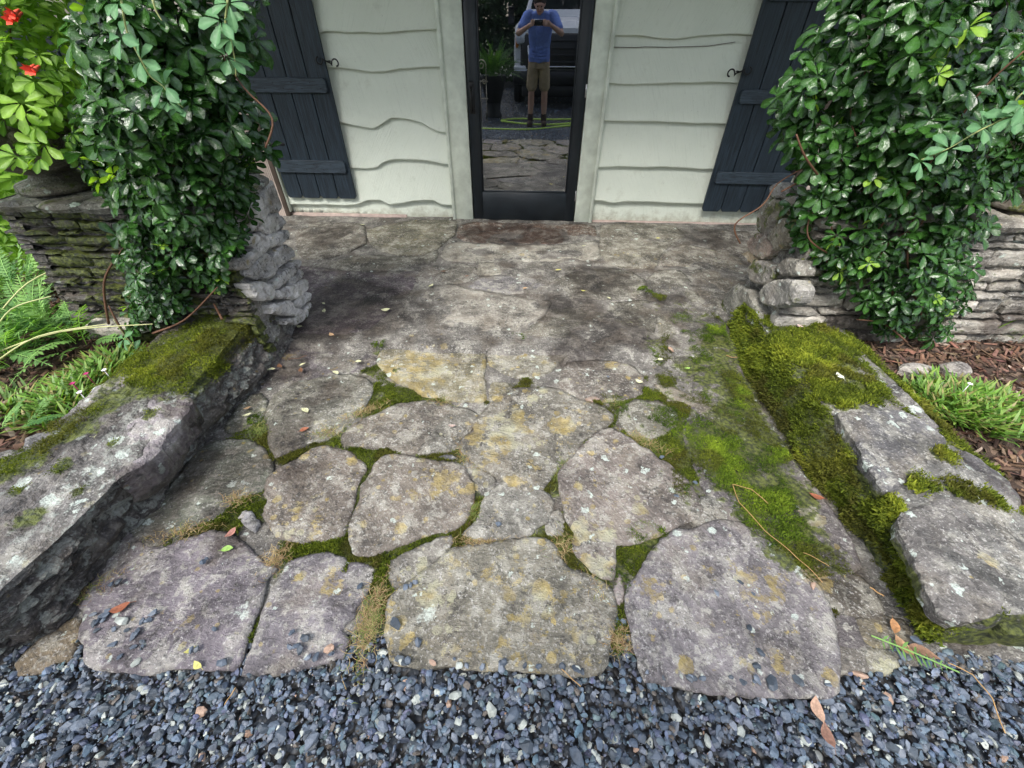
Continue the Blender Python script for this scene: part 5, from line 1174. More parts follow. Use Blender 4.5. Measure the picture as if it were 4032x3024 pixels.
# ================================================================== garden beds
def bed_z(P): return .10+.05*np.clip((np.abs(P[:,0])-1.9)/1.2, 0, 1)+.02*fbm(np.c_[P*2.5, P[:, :1]*0], 1, 3)
for s_ in (-1, 1):
    x0, x1 = (-7.5, -1.86) if s_ < 0 else (1.78, 7.5)
    tag(sheet('garden_soil', x0, x1, .55 if s_ < 0 else .60, 2.1, .1, M['soil'], (90, 36), 0, zf=bed_z), kind='structure')
    n = 6500; P = np.c_[rng.uniform(1.86, 3.6, n)*s_, rng.uniform(.58, 2.5, n)]; z_ = bed_z(P)+rng.uniform(0, .018, n)
    chip = []
    for q in range(6):
        r = np.random.default_rng(q+5); l_, w_, h_ = r.uniform(.7, 1.6), r.uniform(.25, .5), r.uniform(.06, .18)
        V = np.array([(-l_, -w_, 0), (l_*.8, -w_*.7, 0), (l_, w_*.6, 0), (-l_*.7, w_, 0), (-l_*.9, -w_*.8, h_), (l_*.8, -w_*.6, h_*.6), (l_*.9, w_*.5, h_), (-l_*.7, w_*.9, h_*.7)])
        chip.append((V, np.array([(0,3,2,1), (4,5,6,7), (0,1,5,4), (1,2,6,5), (2,3,7,6), (3,0,4,7)])))
    cc = np.array([.10, .062, .042])*rng.uniform(.25, 1.9, (n, 1))*(1+rng.normal(0, .08, (n, 3))); k = rng.random(n) < .06; cc[k] = np.array([.30, .24, .19])*rng.uniform(.7, 1.3, (k.sum(), 1))
    V, F, Cc = scatter(chip, np.c_[P, z_], rng.uniform(.010, .026, n), rotm(n, rng), np.clip(cc, 0, 1))
    tag(world_obj('bark_mulch', V, F, M['mulch'], None, False, dict(col=Cc), fast=True), 'brown shredded bark mulch on the %s garden bed' % ('left' if s_ < 0 else 'right'), 'mulch', None, 'stuff')
# stones lying at the foot of the right pier
for i, (x, y, z_, sx_, lab) in enumerate([(1985, 800, .13, .10, 'pale flat stone lying in mulch below the right vine'), (2065, 795, .14, .09, 'pale angular stone lying in mulch beside the right vine')]):
    c = gz('D', x, y, z_); q = [(c[0]+sx_*math.cos(a)*random.uniform(.7, 1.1), c[1]+sx_*.6*math.sin(a)*random.uniform(.7, 1.1), z_) for a in np.linspace(0, 6.28, 9)[:-1]]
    o = place_slab('loose_stone', None, q, EX, EY, EZ, M['wallstone'], (.34,.31,.28), .014, .05, .03, .02, .01, 9, 700+i, .02, dict(moss=.05, lichen=.1, pale=.5, stain=.1)); tag(o, lab, 'stone')
c = gz('D', 175, 655, .22)
q = [(-2.33, 1.74, .25), (-2.2, 1.70, .25), (-2.05, 1.72, .25), (-1.98, 1.76, .25), (-2.05, 1.84, .25), (-2.3, 1.84, .25)]
tag(place_slab('loose_stone', None, q, EX, EY, EZ, M['wallstone'], (.36,.33,.28), .014, .05, .03, .02, .01, 9, 720, .02, dict(moss=.05, lichen=.1, pale=.4, stain=.1)), 'pale ledge stone jutting out at the foot of the left pier', 'stone')

# feathery plants at the left
def frond_mesh(seed, L, pairs, wl, lobes=True, curve=.5, sub=.35):
    r = np.random.default_rng(seed); V, F, ve = [], [], []
    def quad(a, b, c, d, v_=0): k = len(V); V.extend([a, b, c, d]); F.append((k, k+1, k+2, k+3)); ve.extend([v_]*4)
    def sp(t): return np.array([L*(t-.12*t*t*curve), 0, L*(.55*t-.9*curve*t*t)])
    ns = 8
    for i in range(ns):
        a, b = sp(i/ns), sp((i+1)/ns); w_ = np.array([0, .0022, 0]); quad(a-w_, b-w_, b+w_, a+w_, 1)
    for i in range(pairs):
        t = .12+.86*i/pairs; p = sp(t); l_ = wl*math.sin(math.pi*min(1, .18+.82*t*.98))*r.uniform(.8, 1.15)
        for s_ in (-1, 1):
            d = np.array([.55, s_*.8, r.normal(-.1, .18)]); d /= np.linalg.norm(d); up = np.array([0, 0, 1.0]); sd_ = np.cross(up, d); sd_ /= np.linalg.norm(sd_)
            e = p+d*l_; h = l_*.16; quad(p, p+d*l_*.5-sd_*h, e, p+d*l_*.5+sd_*h)
            if lobes:
                for k in range(1, 5):
                    q = p+d*l_*k/5
                    for s2 in (-1, 1):
                        d2 = d*.6+sd_*s2*.8; d2 /= np.linalg.norm(d2); m_ = l_*sub*(1-k/7); n2 = np.cross(up, d2)*m_*.22; quad(q, q+d2*m_*.5-n2, q+d2*m_, q+d2*m_*.5+n2)
    return np.array(V), np.array(F), np.array(ve, float)
FR = [frond_mesh(s_, .34, 13, .055) for s_ in range(4)]
def frond_plant(name, label, cat, c, n, protos, mat, size=(.7, 1.2), el=(-.1, .9), parent_mat='frond_stem', group=None, pname='frond'):
    root = thing(name, c, label, cat, group)
    for i in range(n):
        a = random.uniform(0, 2*math.pi); off = random.uniform(0, .10)
        put(pname, leaf_variant(mat, random.randrange(len(protos)), random.choice([.1, .4, .7, .95]), protos, pname), root, (off*math.cos(a), off*math.sin(a), random.uniform(0, .06)), (random.gauss(0, .3), -random.uniform(*el), a), random.uniform(*size))
    return root
FG = 'feathery plants in the left bed'
for x, y, z_, n, lab in ((40, 640, .16, 46, 'feathery green plant against the left pier corner'), (90, 720, .15, 44, 'feathery green plant between the left pier and pink-flowered clump'), (30, 780, .15, 36, 'feathery green plant at the left picture edge above bare mulch'),
                         (-60, 700, .16, 30, 'feathery green plant half cut off by the left picture edge'), (175, 745, .15, 26, 'feathery green plant nearest the foot of the left vine'), (15, 950, .12, 12, 'small feathery plant low at the left picture edge beside the wall')):
    c = gz('D', x, y, z_); frond_plant('feathery_plant', lab, 'plant', tuple(c), n, FR, 'leaf_feather', (.55, 1.05) if n > 20 else (.35, .6), group=FG)
ps = thing('bent_stalk_plant', tuple(gz('D', -40, 800, .15)), 'long straw coloured stalks leaning across the feathery plants', 'stalks')
for a, b in (((-20, 700), (170, 560)), ((-20, 790), (230, 700)), ((-20, 730), (110, 640)), ((-30, 770), (330, 700))):
    p0, p1 = gz('D', *a, .22), gz('D', *b, .5 if b[0] < 240 else .42); stem(ps, [p0, (p0+p1)/2+np.array([0, 0, .05]), p1], .0045, .002, 'frond_stem', 'stalk')
# grassy clumps with flowers
def blade_mesh(name, c, n, R, h, wd, cols, parent, seed, lean=.8):
    r = np.random.default_rng(seed); V, F, Cc = [], [], []
    for i in range(n):
        a = r.uniform(0, 6.283); rr = R*math.sqrt(r.random()); b = np.array(c)+np.array([rr*math.cos(a), rr*math.sin(a), 0]); ln = h*r.uniform(.6, 1.2); az = a+r.normal(0, 1.2); le = lean*r.uniform(.3, 1.2)*(.4+.6*rr/R)
        d = np.array([math.cos(az)*le, math.sin(az)*le, 1.0]); d /= np.linalg.norm(d); s_ = np.cross(d, [0, 0, 1.0]); s_ = s_/max(np.linalg.norm(s_), 1e-6)*wd
        col = np.array(cols[r.integers(len(cols))])*r.uniform(.75, 1.25); k = len(V); dr_ = np.array([math.cos(az), math.sin(az), -.6])*ln*.22
        for t_, w_ in ((0, .6), (.4, 1), (.75, .8), (1, .08)):
            p = b+d*ln*t_+dr_*t_*t_; V += [p-s_*w_, p+s_*w_]; Cc += [col*(.6+.5*t_)]*2
        F += [(k+2*j, k+2*j+1, k+2*j+3, k+2*j+2) for j in range(3)]
    return world_obj(name, V, np.array(F), M['blade'], parent, True, dict(col=np.array(Cc)), fast=True)
GRN_C = [(.12,.26,.035), (.17,.33,.05), (.23,.38,.07), (.11,.22,.04), (.20,.30,.06), (.30,.26,.10)]
def flower(root, p, r, mat):
    mb = MB(); p = Vector(p)
    for k in range(5):
        a = 2*math.pi*k/5; d = Vector((math.cos(a), math.sin(a), .35)).normalized(); s_ = Vector((-math.sin(a), math.cos(a), 0))*r*.45; mb.add([p, p+d*r*.7+s_, p+d*r, p+d*r*.7-s_], [(0, 1, 2, 3)])
    mb.tube([p-Vector((0, 0, .07)), p], [.0012, .002], 5).build('flower', M[mat], root)
def clump(name, label, t, pts, z_, flowers):
    c = gz(t, *pts[0], z_); root = thing(name, tuple(c), label, 'plant')
    for i, q in enumerate(pts): o = blade_mesh('foliage', tuple(gz(t, *q, z_)), 150, .12, .085, .0055, GRN_C, root, 900+i+int(c[0]*10), 1.5); o['kind'] = 'stuff'
    for (x, y, zf, m_) in flowers: flower(root, gz(t, x, y, zf), .012, m_)
clump('pink_clump', 'bright green grassy clump with magenta flowers beside the left wall', 'D', [(150, 860), (185, 830), (215, 805), (240, 790), (130, 890)], .13, [(157, 829, .24, 'magenta_petal'), (186, 808, .24, 'magenta_petal'), (172, 848, .24, 'white_petal'), (225, 800, .22, 'white_petal')])
clump('grassy_clump', 'bright green grassy clump in mulch outside the right wall', 'D', [(2010, 870), (2060, 870), (2110, 870), (2160, 880), (2090, 905), (2140, 910), (2040, 850)], .13, [(2095, 830, .22, 'white_petal')])
clump('green_tuft', 'small green tuft in bare mulch at the left edge', 'D', [(-5, 910), (5, 880)], .12, [])
sp_ = thing('strap_leaf_plant', tuple(gz('D', 2250, 720, .15)), 'strap leaved plant arching in at the right picture edge', 'plant')
for i in range(26):
    c = gz('D', 2250, 720, .15); a = random.uniform(0, 6.28); L = random.uniform(.3, .55); d = np.array([math.cos(a), math.sin(a), 0]); s_ = np.array([-d[1], d[0], 0])*.008; V = []; Cc = []; col = np.array(random.choice(GRN_C))*.8
    for t_ in np.linspace(0, 1, 7): p = np.array(c)+d*L*.75*t_+np.array([0, 0, L*(1.0*t_-.85*t_*t_)]); w_ = .5+1.2*t_*(1-t_)*2 if t_ < 1 else .05; V += [p-s_*w_, p+s_*w_]; Cc += [col]*2
    world_obj('leaf', V, [(2*j, 2*j+1, 2*j+3, 2*j+2) for j in range(6)], M['blade'], sp_, True, dict(col=np.array(Cc)))
b = gz('D', 2206, 885, .12); tag(MB().tube([b, (b[0]+.004, b[1], b[2]+.30), (b[0]+.005, b[1], b[2]+.335), (b[0]+.005, b[1], b[2]+.342)], [.010, .010, .013, .006], 10).tube([(b[0]-.02, b[1], b[2]+.25), (b[0]+.028, b[1], b[2]+.25)], .004, 6).build('metal_stake', M['steel']), 'grey metal stake at the right picture edge beside the clump', 'stake')
# ================================================================== small things on the path
# dry and green grass tufts growing from the joints
STR_C = [(.34,.25,.12), (.42,.33,.17), (.27,.17,.09), (.38,.28,.16)]; TUF_G = [(.16,.20,.05), (.22,.25,.07), (.11,.16,.04)]
def tuft(label, cx, cy, rx, ry, ang, n, green, seed):
    p = gz('D', cx, cy, -.006); r = np.random.default_rng(seed); V, F, Cc = [], [], []; ca, sa = math.cos(ang), math.sin(ang)
    for i in range(n):
        u, v = r.normal(0, .5, 2); b = p+np.array([u*rx*ca-v*ry*sa, u*rx*sa+v*ry*ca, 0]); az = r.uniform(0, 6.28); L = r.uniform(.02, .055); g = r.random() < green
        col = np.array((TUF_G if g else STR_C)[r.integers(3)])*r.uniform(.7, 1.2); cur = r.normal(0, 2.2); k = len(V); q = b.copy(); el = r.uniform(.15, .9)
        for j in range(5):
            t_ = j/4; d = np.array([math.cos(az)*math.cos(el), math.sin(az)*math.cos(el), math.sin(el)]); s_ = np.array([-math.sin(az), math.cos(az), 0])*.0009*(1.15-t_*.7); V += [q-s_, q+s_]; Cc += [col]*2
            q = q+d*L/4; az += cur*.28; el -= .35
            if q[2] < .004 and j > 0: q[2] = .004+r.uniform(0, .004)
        F += [(k+2*j, k+2*j+1, k+2*j+3, k+2*j+2) for j in range(4)]
    o = world_obj('grass_tuft', V, np.array(F), M['straw'], None, True, dict(col=np.array(Cc)), fast=True); tag(o, label, 'grass tuft', 'grass tufts in the path joints')
for i, a in enumerate([
 ('dry tan grass tuft at the top corner of the purple front slab', 590, 1215, .035, .06, -.4, 190, .05), ('dry tangled grass tuft beside a small pale stone fragment', 515, 1080, .05, .03, .3, 130, .15),
 ('dry grass strands along the upper edge of the purple front slab', 400, 1150, .10, .025, .35, 160, .15), ('long dry and green grass tuft between the two front slabs', 800, 1340, .035, .13, 0, 620, .4),
 ('green grass tuft right of the ochre-spotted round flagstone', 1022, 1108, .03, .04, 0, 150, .9), ('reddish dry grass along the top of the broad lichen slab', 1050, 1165, .11, .02, .12, 260, .1),
 ('green grass tuft in the joint left of the purple lichen slab', 1212, 1010, .03, .08, -.3, 200, .85), ('straw grass in the joint below the small grey middle slab', 1210, 1180, .07, .04, .4, 190, .45),
 ('dry grass strands right of the broad lichen slab', 1270, 1265, .07, .03, -.6, 190, .25), ('brown dry tuft beside pebbles at the front gap', 1335, 1385, .035, .03, 0, 150, .05),
 ('straw grass along the joint above the upper left slab', 790, 890, .12, .025, .55, 230, .3), ('straw grass tuft at the left end of the upper middle slab', 705, 938, .08, .03, .3, 170, .45),
 ('green tuft beside the left wall half way up the path', 560, 925, .05, .07, .6, 200, .95), ('straw grass between the two lichen slabs in the middle', 1020, 985, .09, .06, -.6, 260, .35),
 ('straw grass on the edge of the floor moss', 1390, 955, .11, .03, -.55, 220, .5), ('dry grass strands along the foot of the left wall', 170, 1290, .12, .03, .7, 220, .3),
 ('thin straw grass at the centre of the path crossing', 955, 870, .06, .02, 0, 90, .5), ('thin green grass on the joint beside the pale strip of stone', 1330, 870, .05, .03, 0, 60, .8)]): tuft(*a[:7], a[7], 40+i) if False else tuft(a[0], a[1], a[2], a[3], a[4], a[5], a[6], a[7], 40+i)

# fallen leaves
def fallen(label, t, x, y, L, col, z_=.016, name='fallen_leaf', slim=.55, curl=.25, seed=0, cat='leaf', grp=None):
    p = gz(t, x, y, z_); p[2] += float(ground_z(p[1])) if z_ < .1 else 0; r = np.random.default_rng(seed+int(x*7+y)); a = r.uniform(0, 6.28); V, F, Cc = [], [], []; ts = np.linspace(0, 1, 7); wp = np.interp(ts, [0, .15, .4, .7, 1], [.05, .6, 1, .75, .03])*L*slim/2
    sid = r.choice([-1, 1])*curl
    for t_, w_ in zip(ts, wp):
        zc = .35*curl*L*(2*t_-1)**2; bx = .12*L*math.sin(t_*3)
        for k, q in ((-1, 1), (0, 0), (1, 1)): V.append(((t_-.5)*L, bx+k*w_, zc+q*abs(w_)*(curl+sid*.5*k))); Cc.append(np.array(col)*(1.0 if k else .8)*r.uniform(.85, 1.1))
    for i in range(6): F += [(3*i, 3*i+3, 3*i+4, 3*i+1), (3*i+1, 3*i+4, 3*i+5, 3*i+2)]
    n = len(V); V += [(-.5*L, .0, .35*curl*L), (-.5*L-.25*L, .02*L, .1*curl*L), (-.5*L-.25*L, .02*L+.0012, .1*curl*L), (-.5*L, .0012, .35*curl*L)]; F.append((n, n+1, n+2, n+3)); Cc += [np.array(col)*.7]*4
    V = np.array(V); V[:,2] -= V[:,2].min()
    o = put(name, mesh(name, V, F, M['litter'], True, dict(col=np.array(Cc))), None, tuple(p), (0, 0, a)); tag(o, label, cat, grp); return o
PY, YL, BR, RB, GR_, TN = (.60,.60,.36), (.55,.52,.16), (.17,.085,.045), (.30,.11,.06), (.26,.42,.10), (.42,.28,.16)
G1 = 'pale leaves fallen on the path'; G2 = 'brown leaves fallen on the path'
for lab, t, x, y, L, col, g in [
 ('tiny pale leaf near the wall sill left of the door', 'F', 475, 103, .045, PY, G1), ('pale leaf above the light central porch slab', 'F', 770, 370, .05, PY, G1), ('largest pale leaf on the dark purple slab', 'F', 575, 475, .058, PY, G1),
 ('curled pale leaf close to the left pier', 'F', 312, 480, .045, PY, G1), ('upper small pale leaf beside the left pier base', 'F', 306, 449, .03, PY, G1), ('pale leaf touching the left pier base', 'F', 203, 548, .04, PY, G1), ('pale leaf at the top of the left wall foot', 'F', 76, 725, .042, PY, G1),
 ('tan leaf on the purple slab below the left pier', 'F', 343, 583, .045, TN, G1), ('round pale leaf below the step edge on the left', 'F', 455, 690, .035, PY, G1), ('pale leaf on the greenish upper left slab edge', 'F', 355, 740, .045, PY, G1), ('narrow pale leaf on the dark stone left of the brown leaf pair', 'F', 212, 703, .035, PY, G1),
 ('yellow leaf on the grey porch slab right of centre', 'F', 1325, 303, .05, YL, G1), ('small yellow leaf on the damp dark porch stone', 'F', 1432, 392, .035, YL, G1), ('tiny pale leaf on the slab right of the door', 'F', 1435, 197, .035, PY, G1), ('small yellow leaf on the cracked slab by the right shutter', 'F', 1758, 163, .04, YL, G1),
 ('pale fragment on dark stone below the damp patch', 'F', 1543, 425, .032, PY, G1), ('tan leaf on the bluish porch stone', 'F', 1180, 382, .035, TN, G1), ('pale oval leaf left of the floor moss top', 'F', 1770, 682, .036, PY, G1), ('pale oval leaf on the brownish slab beside the moss', 'F', 1677, 775, .04, PY, G1),
 ('fresh green leaf on the upper floor moss', 'F', 1886, 718, .035, GR_, G1), ('pale leaf on the big upper left slab', 'A', 738, 402, .05, PY, G1), ('pale leaf beside the small stone at the left wall', 'A', 318, 428, .04, PY, G1), ('curled tan leaf above the pale one at the left wall', 'A', 318, 380, .035, TN, G1), ('pinkish pale leaf on the grey middle slab', 'A', 1805, 507, .035, (.5,.38,.33), G1),
 ('brown curled leaf at the head of the left wall foot', 'F', 115, 708, .045, BR, G2), ('dark brown leaf right of the curled one on the left', 'F', 207, 726, .042, BR, G2), ('dark brown leaf on the small grey porch stone', 'F', 828, 309, .045, BR, G2), ('dark red leaf right of the small grey porch stone', 'F', 926, 328, .03, RB, G2),
 ('reddish brown leaf on the upper left slab', 'A', 735, 540, .042, RB, G2), ('reddish curled leaf beside the small stone fragment', 'C', 1043, 290, .045, (.36,.17,.13), G2), ('fresh green leaf on the purple front slab', 'C', 1025, 390, .042, GR_, G1), ('long brown leaf on the purple front slab near pebbles', 'C', 402, 722, .06, RB, G2), ('yellow leaf scrap on the purple front slab', 'C', 806, 970, .03, YL, G1), ('yellow leaf scrap at the gravel edge of the purple front slab', 'C', 856, 1055, .035, YL, G1),
 ('brown leaf lodged at the foot of the mossy right wall', 'G', 655, 705, .055, RB, G2), ('orange brown leaf on the small stone by the right wall end', 'G', 1040, 1360, .05, (.42,.22,.10), G2), ('light brown leaf on the pale corner stone beside the frond', 'G', 1095, 1455, .06, (.40,.24,.13), G2)]:
    fallen(lab, t, x, y, L, col, .017, grp=g)
fallen('long brown oak-like leaf at the gravel beside the green frond', 'G', 1190, 1500, .085, (.27,.16,.10), .012, slim=.42, grp=G2)
fallen('large mottled tan leaf lying on the front gravel', 'V', 500, 470, .062, (.50,.32,.22), .014, slim=.6, grp=G2)
fallen('brown leaf on the gravel below the mottled one', 'V', 537, 565, .055, (.24,.13,.09), .014, grp=G2)
fallen('pale oval leaf on the mossy top of the right wall', 'D', 1815, 812, .05, (.66,.68,.55), .225, grp=G1); fallen('yellow leaf under the left vine on the mossy wall top', 'D', 527, 661, .05, YL, .285, grp=G1)
fallen('pinkish leaf on the moss under the right vine', 'D', 1728, 704, .035, (.5,.38,.33), .23, grp=G1); fallen('pale leaf on the mossy left wall top', 'H', 443, 483, .05, PY, .265, grp=G1)
# stray gravel stones that lie on the flagstones
ORD = ['leftmost', 'second from left', 'third from left', 'fourth from left', 'fifth from left', 'sixth from left', 'seventh from left', 'rightmost']
def stray(pts, t, label0):
    for k_, (x, y, c, s_) in enumerate(sorted(pts)):
        label = label0 if len(pts) == 1 else label0+', '+(ORD[-1] if k_ == len(pts)-1 else ORD[k_])
        p = gz(t, x, y, .016+s_*.3); p[2] += float(ground_z(p[1])); o = put('stray_stone', rock_mesh(random.randrange(14), c), None, tuple(p), (random.gauss(0, .25), random.gauss(0, .25), random.uniform(0, 6.3)), s_); tag(o, label, 'stone', 'stray gravel stones on the flagstones')
stray([(880,460,1,.017),(905,440,0,.010)], 'C', 'dark stray stone in the crack of the purple front slab')
stray([(350,590,0,.016),(395,575,5,.015)], 'C', 'dark stray stone near the left wall on the purple front slab')
stray([(305,770,1,.018),(270,800,0,.016),(250,820,2,.014),(300,798,1,.012),(330,745,0,.012),(270,850,5,.012),(245,765,0,.012)], 'C', 'dark stray stone beside the gravel strip on the left')
stray([(590,755,1,.018),(530,805,0,.014),(565,800,1,.014)], 'C', 'dark stray stone of the trio on the purple front slab')
stray([(365,850,0,.010),(440,855,2,.010),(500,865,0,.015),(470,895,1,.016),(350,945,1,.015),(525,965,2,.007),(400,1010,0,.012),(530,925,2,.008)], 'C', 'dark stray stone near the front edge of the purple slab')
stray([(495,1045,4,.014)], 'C', 'pale stray stone at the front edge of the purple slab'); stray([(410,795,4,.021)], 'C', 'white angular stray stone on the purple front slab')
stray([(950,850,0,.010),(990,1040,0,.018)], 'C', 'dark stray stone at the right of the purple slab')
stray([(1400,870,0,.014),(1475,895,2,.018),(1390,950,1,.015),(1430,950,1,.015)], 'C', 'dark stray stone of the group on the narrow front slab')
stray([(1615,965,6,.017)], 'C', 'pink stray stone on the narrow front slab'); stray([(1795,600,0,.015)], 'C', 'dark stray stone above the long dry grass tuft')
stray([(2000,825,2,.022),(2130,930,0,.016)], 'C', 'dark stray stone at the left of the broad lichen slab'); stray([(2060,605,1,.014),(2090,595,1,.012),(2115,578,3,.012)], 'C', 'dark stray stone in the mossy joint above the lichen slab')
stray([(572,255,1,.016)], 'E', 'single dark stray stone on the small grey middle slab'); stray([(75,1000,0,.014)], 'E', 'dark stray stone low on the broad lichen slab')
stray([(1675,75,1,.017)], 'E', 'blue stray stone beside the floor moss'); stray([(2075,615,2,.016),(1930,690,3,.016),(2160,690,0,.012),(2135,905,2,.016)], 'E', 'stray stone on the large right front slab')
stray([(375,1493,2,.016),(355,1555,2,.016),(370,1590,4,.012),(360,1630,3,.016),(435,1645,2,.02)], 'G', 'stray stone near the front edge of the right slab')
stray([(910,150,3,.015)], 'B', 'small blue stray stone on the brownish upper slab'); stray([(1300,735,0,.014)], 'B', 'dark stray stone on the green tufted joint by the moss'); stray([(1545,920,1,.012)], 'B', 'small blue stray stone on the lower floor moss edge')
stray([(1160,1430,1,.020)], 'G', 'blue stray stone at the end of the right wall'); stray([(640,1157,6,.014)], 'G', 'pink stray stone at the lower edge of the floor moss'); stray([(1812,650,6,.022)], 'F', 'pink stray stone on the upper floor moss')
# stone fragments set in the joints
def frag(label, t, pl, col, z_, th=.03):
    o = place_slab('stone_fragment', None, [gz(t, x, y, z_) for x, y in pl], EX, EY, EZ, M['flag'], col, .008, th, .012, .008, .005, 20, int(pl[0][0]), .006, dict(moss=.0, lichen=.1, pale=.5, stain=0)); tag(o, label, 'stone fragment')
frag('small pale upright stone fragment in the left joint', 'C', [(1090,200),(1130,155),(1190,190),(1215,235),(1170,285),(1120,240)], (.32,.31,.31), .006)
frag('narrow pinkish stone fragment in the front right joint', 'E', [(1290,640),(1330,560),(1360,640),(1350,740),(1320,760),(1280,700)], (.25,.21,.20), -.004)
frag('small dark chip between the lichen slabs', 'A', [(1700,735),(1760,715),(1840,735),(1800,760),(1720,760)], (.10,.10,.11), -.004)
frag('orange brown stone chip at the top of the brown slab', 'F', [(1445,845),(1490,840),(1520,852),(1470,865)], (.30,.22,.17), .002)
# strands and sticks
def strand(label, pts, r, col_m, name='pine_needle', cat='needle'):
    mb = MB(); q = [Vector(p) for p in pts]; out = []
    for i in range(len(q)-1):
        for j in range(6): out.append(q[i].lerp(q[i+1], j/6))
    out.append(q[-1]); out = [v+Vector((0, 0, .002*math.sin(i*.7))) for i, v in enumerate(out)]
    mb.tube(out, r, 5); tag(mb.build(name, M[col_m]), label, cat)
M['needle'] = plain('tan_needle', (.42,.26,.11), .6, .3)
strand('long tan pine needle bent across the floor moss', [gz('G', x, y, .024) for x, y in ((415,745),(330,670),(235,648),(270,740),(400,880),(520,980),(600,1050),(690,1140))], .0012, 'needle')
strand('short tan pine needle below the long bent one', [gz('G', x, y, .022) for x, y in ((590,990),(660,1020),(720,1060))], .001, 'needle')
strand('thin twig on the dark slab by the left wall', [gz('F', x, y, .02) for x, y in ((150,680),(190,675),(230,664))], .0018, 'stem', 'twig', 'twig')
strand('thin stalk across the top of the mossy floor by the right wall', [gz('F', x, y, .02) for x, y in ((2055,663),(2080,670),(2105,672))], .0015, 'needle', 'twig', 'twig')
strand('pale straw lying on the gravel at bottom centre left', [gz('C', x, y, .014) for x, y in ((1010,1290),(1040,1240),(1075,1190))], .0016, 'needle', 'straw', 'straw')
strand('thin twig lying on the right gravel', [gz('V', x, y, .014) for x, y in ((985,295),(1080,340),(1150,430),(1200,560))], .0016, 'needle', 'twig', 'twig')
strand('dry stalk across the lower edge of the lichen slab', [gz('E', x, y, .02) for x, y in ((960,1155),(1020,1210),(1085,1270))], .0014, 'needle', 'straw', 'straw')
strand('brown twig at the foot of the mossy right wall', [gz('G', x, y, .02) for x, y in ((925,1165),(960,1185),(995,1210))], .0022, 'needle', 'twig', 'twig')
fp = gz('G', 1090, 1500, .014); FP = frond_mesh(77, .20, 12, .032, False, .12); 
o = put('fern_frond', mesh('fern_frond', FP[0]-np.array([.09, 0, .03]), FP[1], M['leaf_feather'], True, dict(vein=FP[2], tone=np.full(len(FP[0]), .6))), None, tuple(fp+np.array([0, 0, .02])), (.15, .42, -.35)); tag(o, 'fresh green fern frond lying at the right gravel edge', 'frond')

# ================================================================== behind the viewer: what the door glass mirrors
def skinned(name, V, E, R, root_i, mat, parent, sub=2):
    me = bpy.data.meshes.new(name); me.from_pydata([tuple(map(float, v)) for v in V], E, []); me.update(); me.materials.append(mat)
    o = put(name, me, parent); md = o.modifiers.new('skin', 'SKIN'); md.use_smooth_shade = True
    for i, r_ in enumerate(R):
        sv = me.skin_vertices[0].data[i]; sv.radius = r_ if hasattr(r_, '__len__') else (r_, r_); sv.use_root = (i == root_i)
    s_ = o.modifiers.new('sub', 'SUBSURF'); s_.levels = sub; s_.render_levels = sub; return o
M['skin'] = plain('skin', (.50,.30,.22), .5, .35); M['tee'] = plain('blue_tshirt', (.15,.23,.55), .8, .2, bump=30, bs=.4, vary=14); M['khaki'] = plain('khaki_cloth', (.36,.28,.17), .85, .2, bump=40, bs=.4, vary=14)
M['hair'] = plain('brown_hair', (.035,.022,.015), .6, .3, bump=60, bs=.8); M['boot'] = plain('brown_boot', (.05,.03,.022), .6, .3, bump=40); M['sock'] = plain('grey_sock', (.30,.27,.25), .9, .1); M['eye'] = plain('eye', (.02,.015,.012), .2, .5); M['lip'] = plain('lip', (.38,.17,.14), .5, .3)
M['phone'] = plain('black_phone', (.02,.02,.022), .25, .5); M['phone_edge'] = plain('phone_edge', (.6,.6,.6), .3, .5, .8)
PX, PY_ = .03, -.80
man = thing('person', (PX, PY_, -.012), 'person in blue tee and khaki shorts photographing, mirrored in the door glass', 'person')
mz = -.012
def remeshed(mb, name, mat, parent, vox=.007, it=4):
    o = world_obj(name, mb.V, mb.F, mat, parent, True); md = o.modifiers.new('remesh', 'REMESH'); md.mode = 'VOXEL'; md.voxel_size = vox; md.use_smooth_shade = True
    sm = o.modifiers.new('smooth', 'SMOOTH'); sm.factor = .5; sm.iterations = it; return o
def limb(mb, pts, rs, n=12):
    """tapered tube with rounded ends"""
    q = []; rr = []
    for i in range(len(pts)-1):
        for j in range(4): t = j/4; q.append(Vector(pts[i]).lerp(Vector(pts[i+1]), t)); s_ = t*t*(3-2*t); rr.append(rs[i]*(1-s_)+rs[i+1]*s_)
    q.append(Vector(pts[-1])); rr.append(rs[-1]); mb.tube(q, rr, n); mb.ellipsoid(q[0], (rr[0],)*3, 10, 7); mb.ellipsoid(q[-1], (rr[-1],)*3, 10, 7)
def ring_loft(mb, secs, n=18):
    """secs: (centre, rx, ry)"""
    V = [(c[0]+a*math.cos(2*math.pi*k/n), c[1]+b*math.sin(2*math.pi*k/n), c[2]) for c, a, b in secs for k in range(n)]
    F = [(i*n+k, i*n+(k+1) % n, (i+1)*n+(k+1) % n, (i+1)*n+k) for i in range(len(secs)-1) for k in range(n)]+[tuple(range(n))[::-1], tuple((len(secs)-1)*n+k for k in range(n))]
    mb.add(V, F)
body = MB()
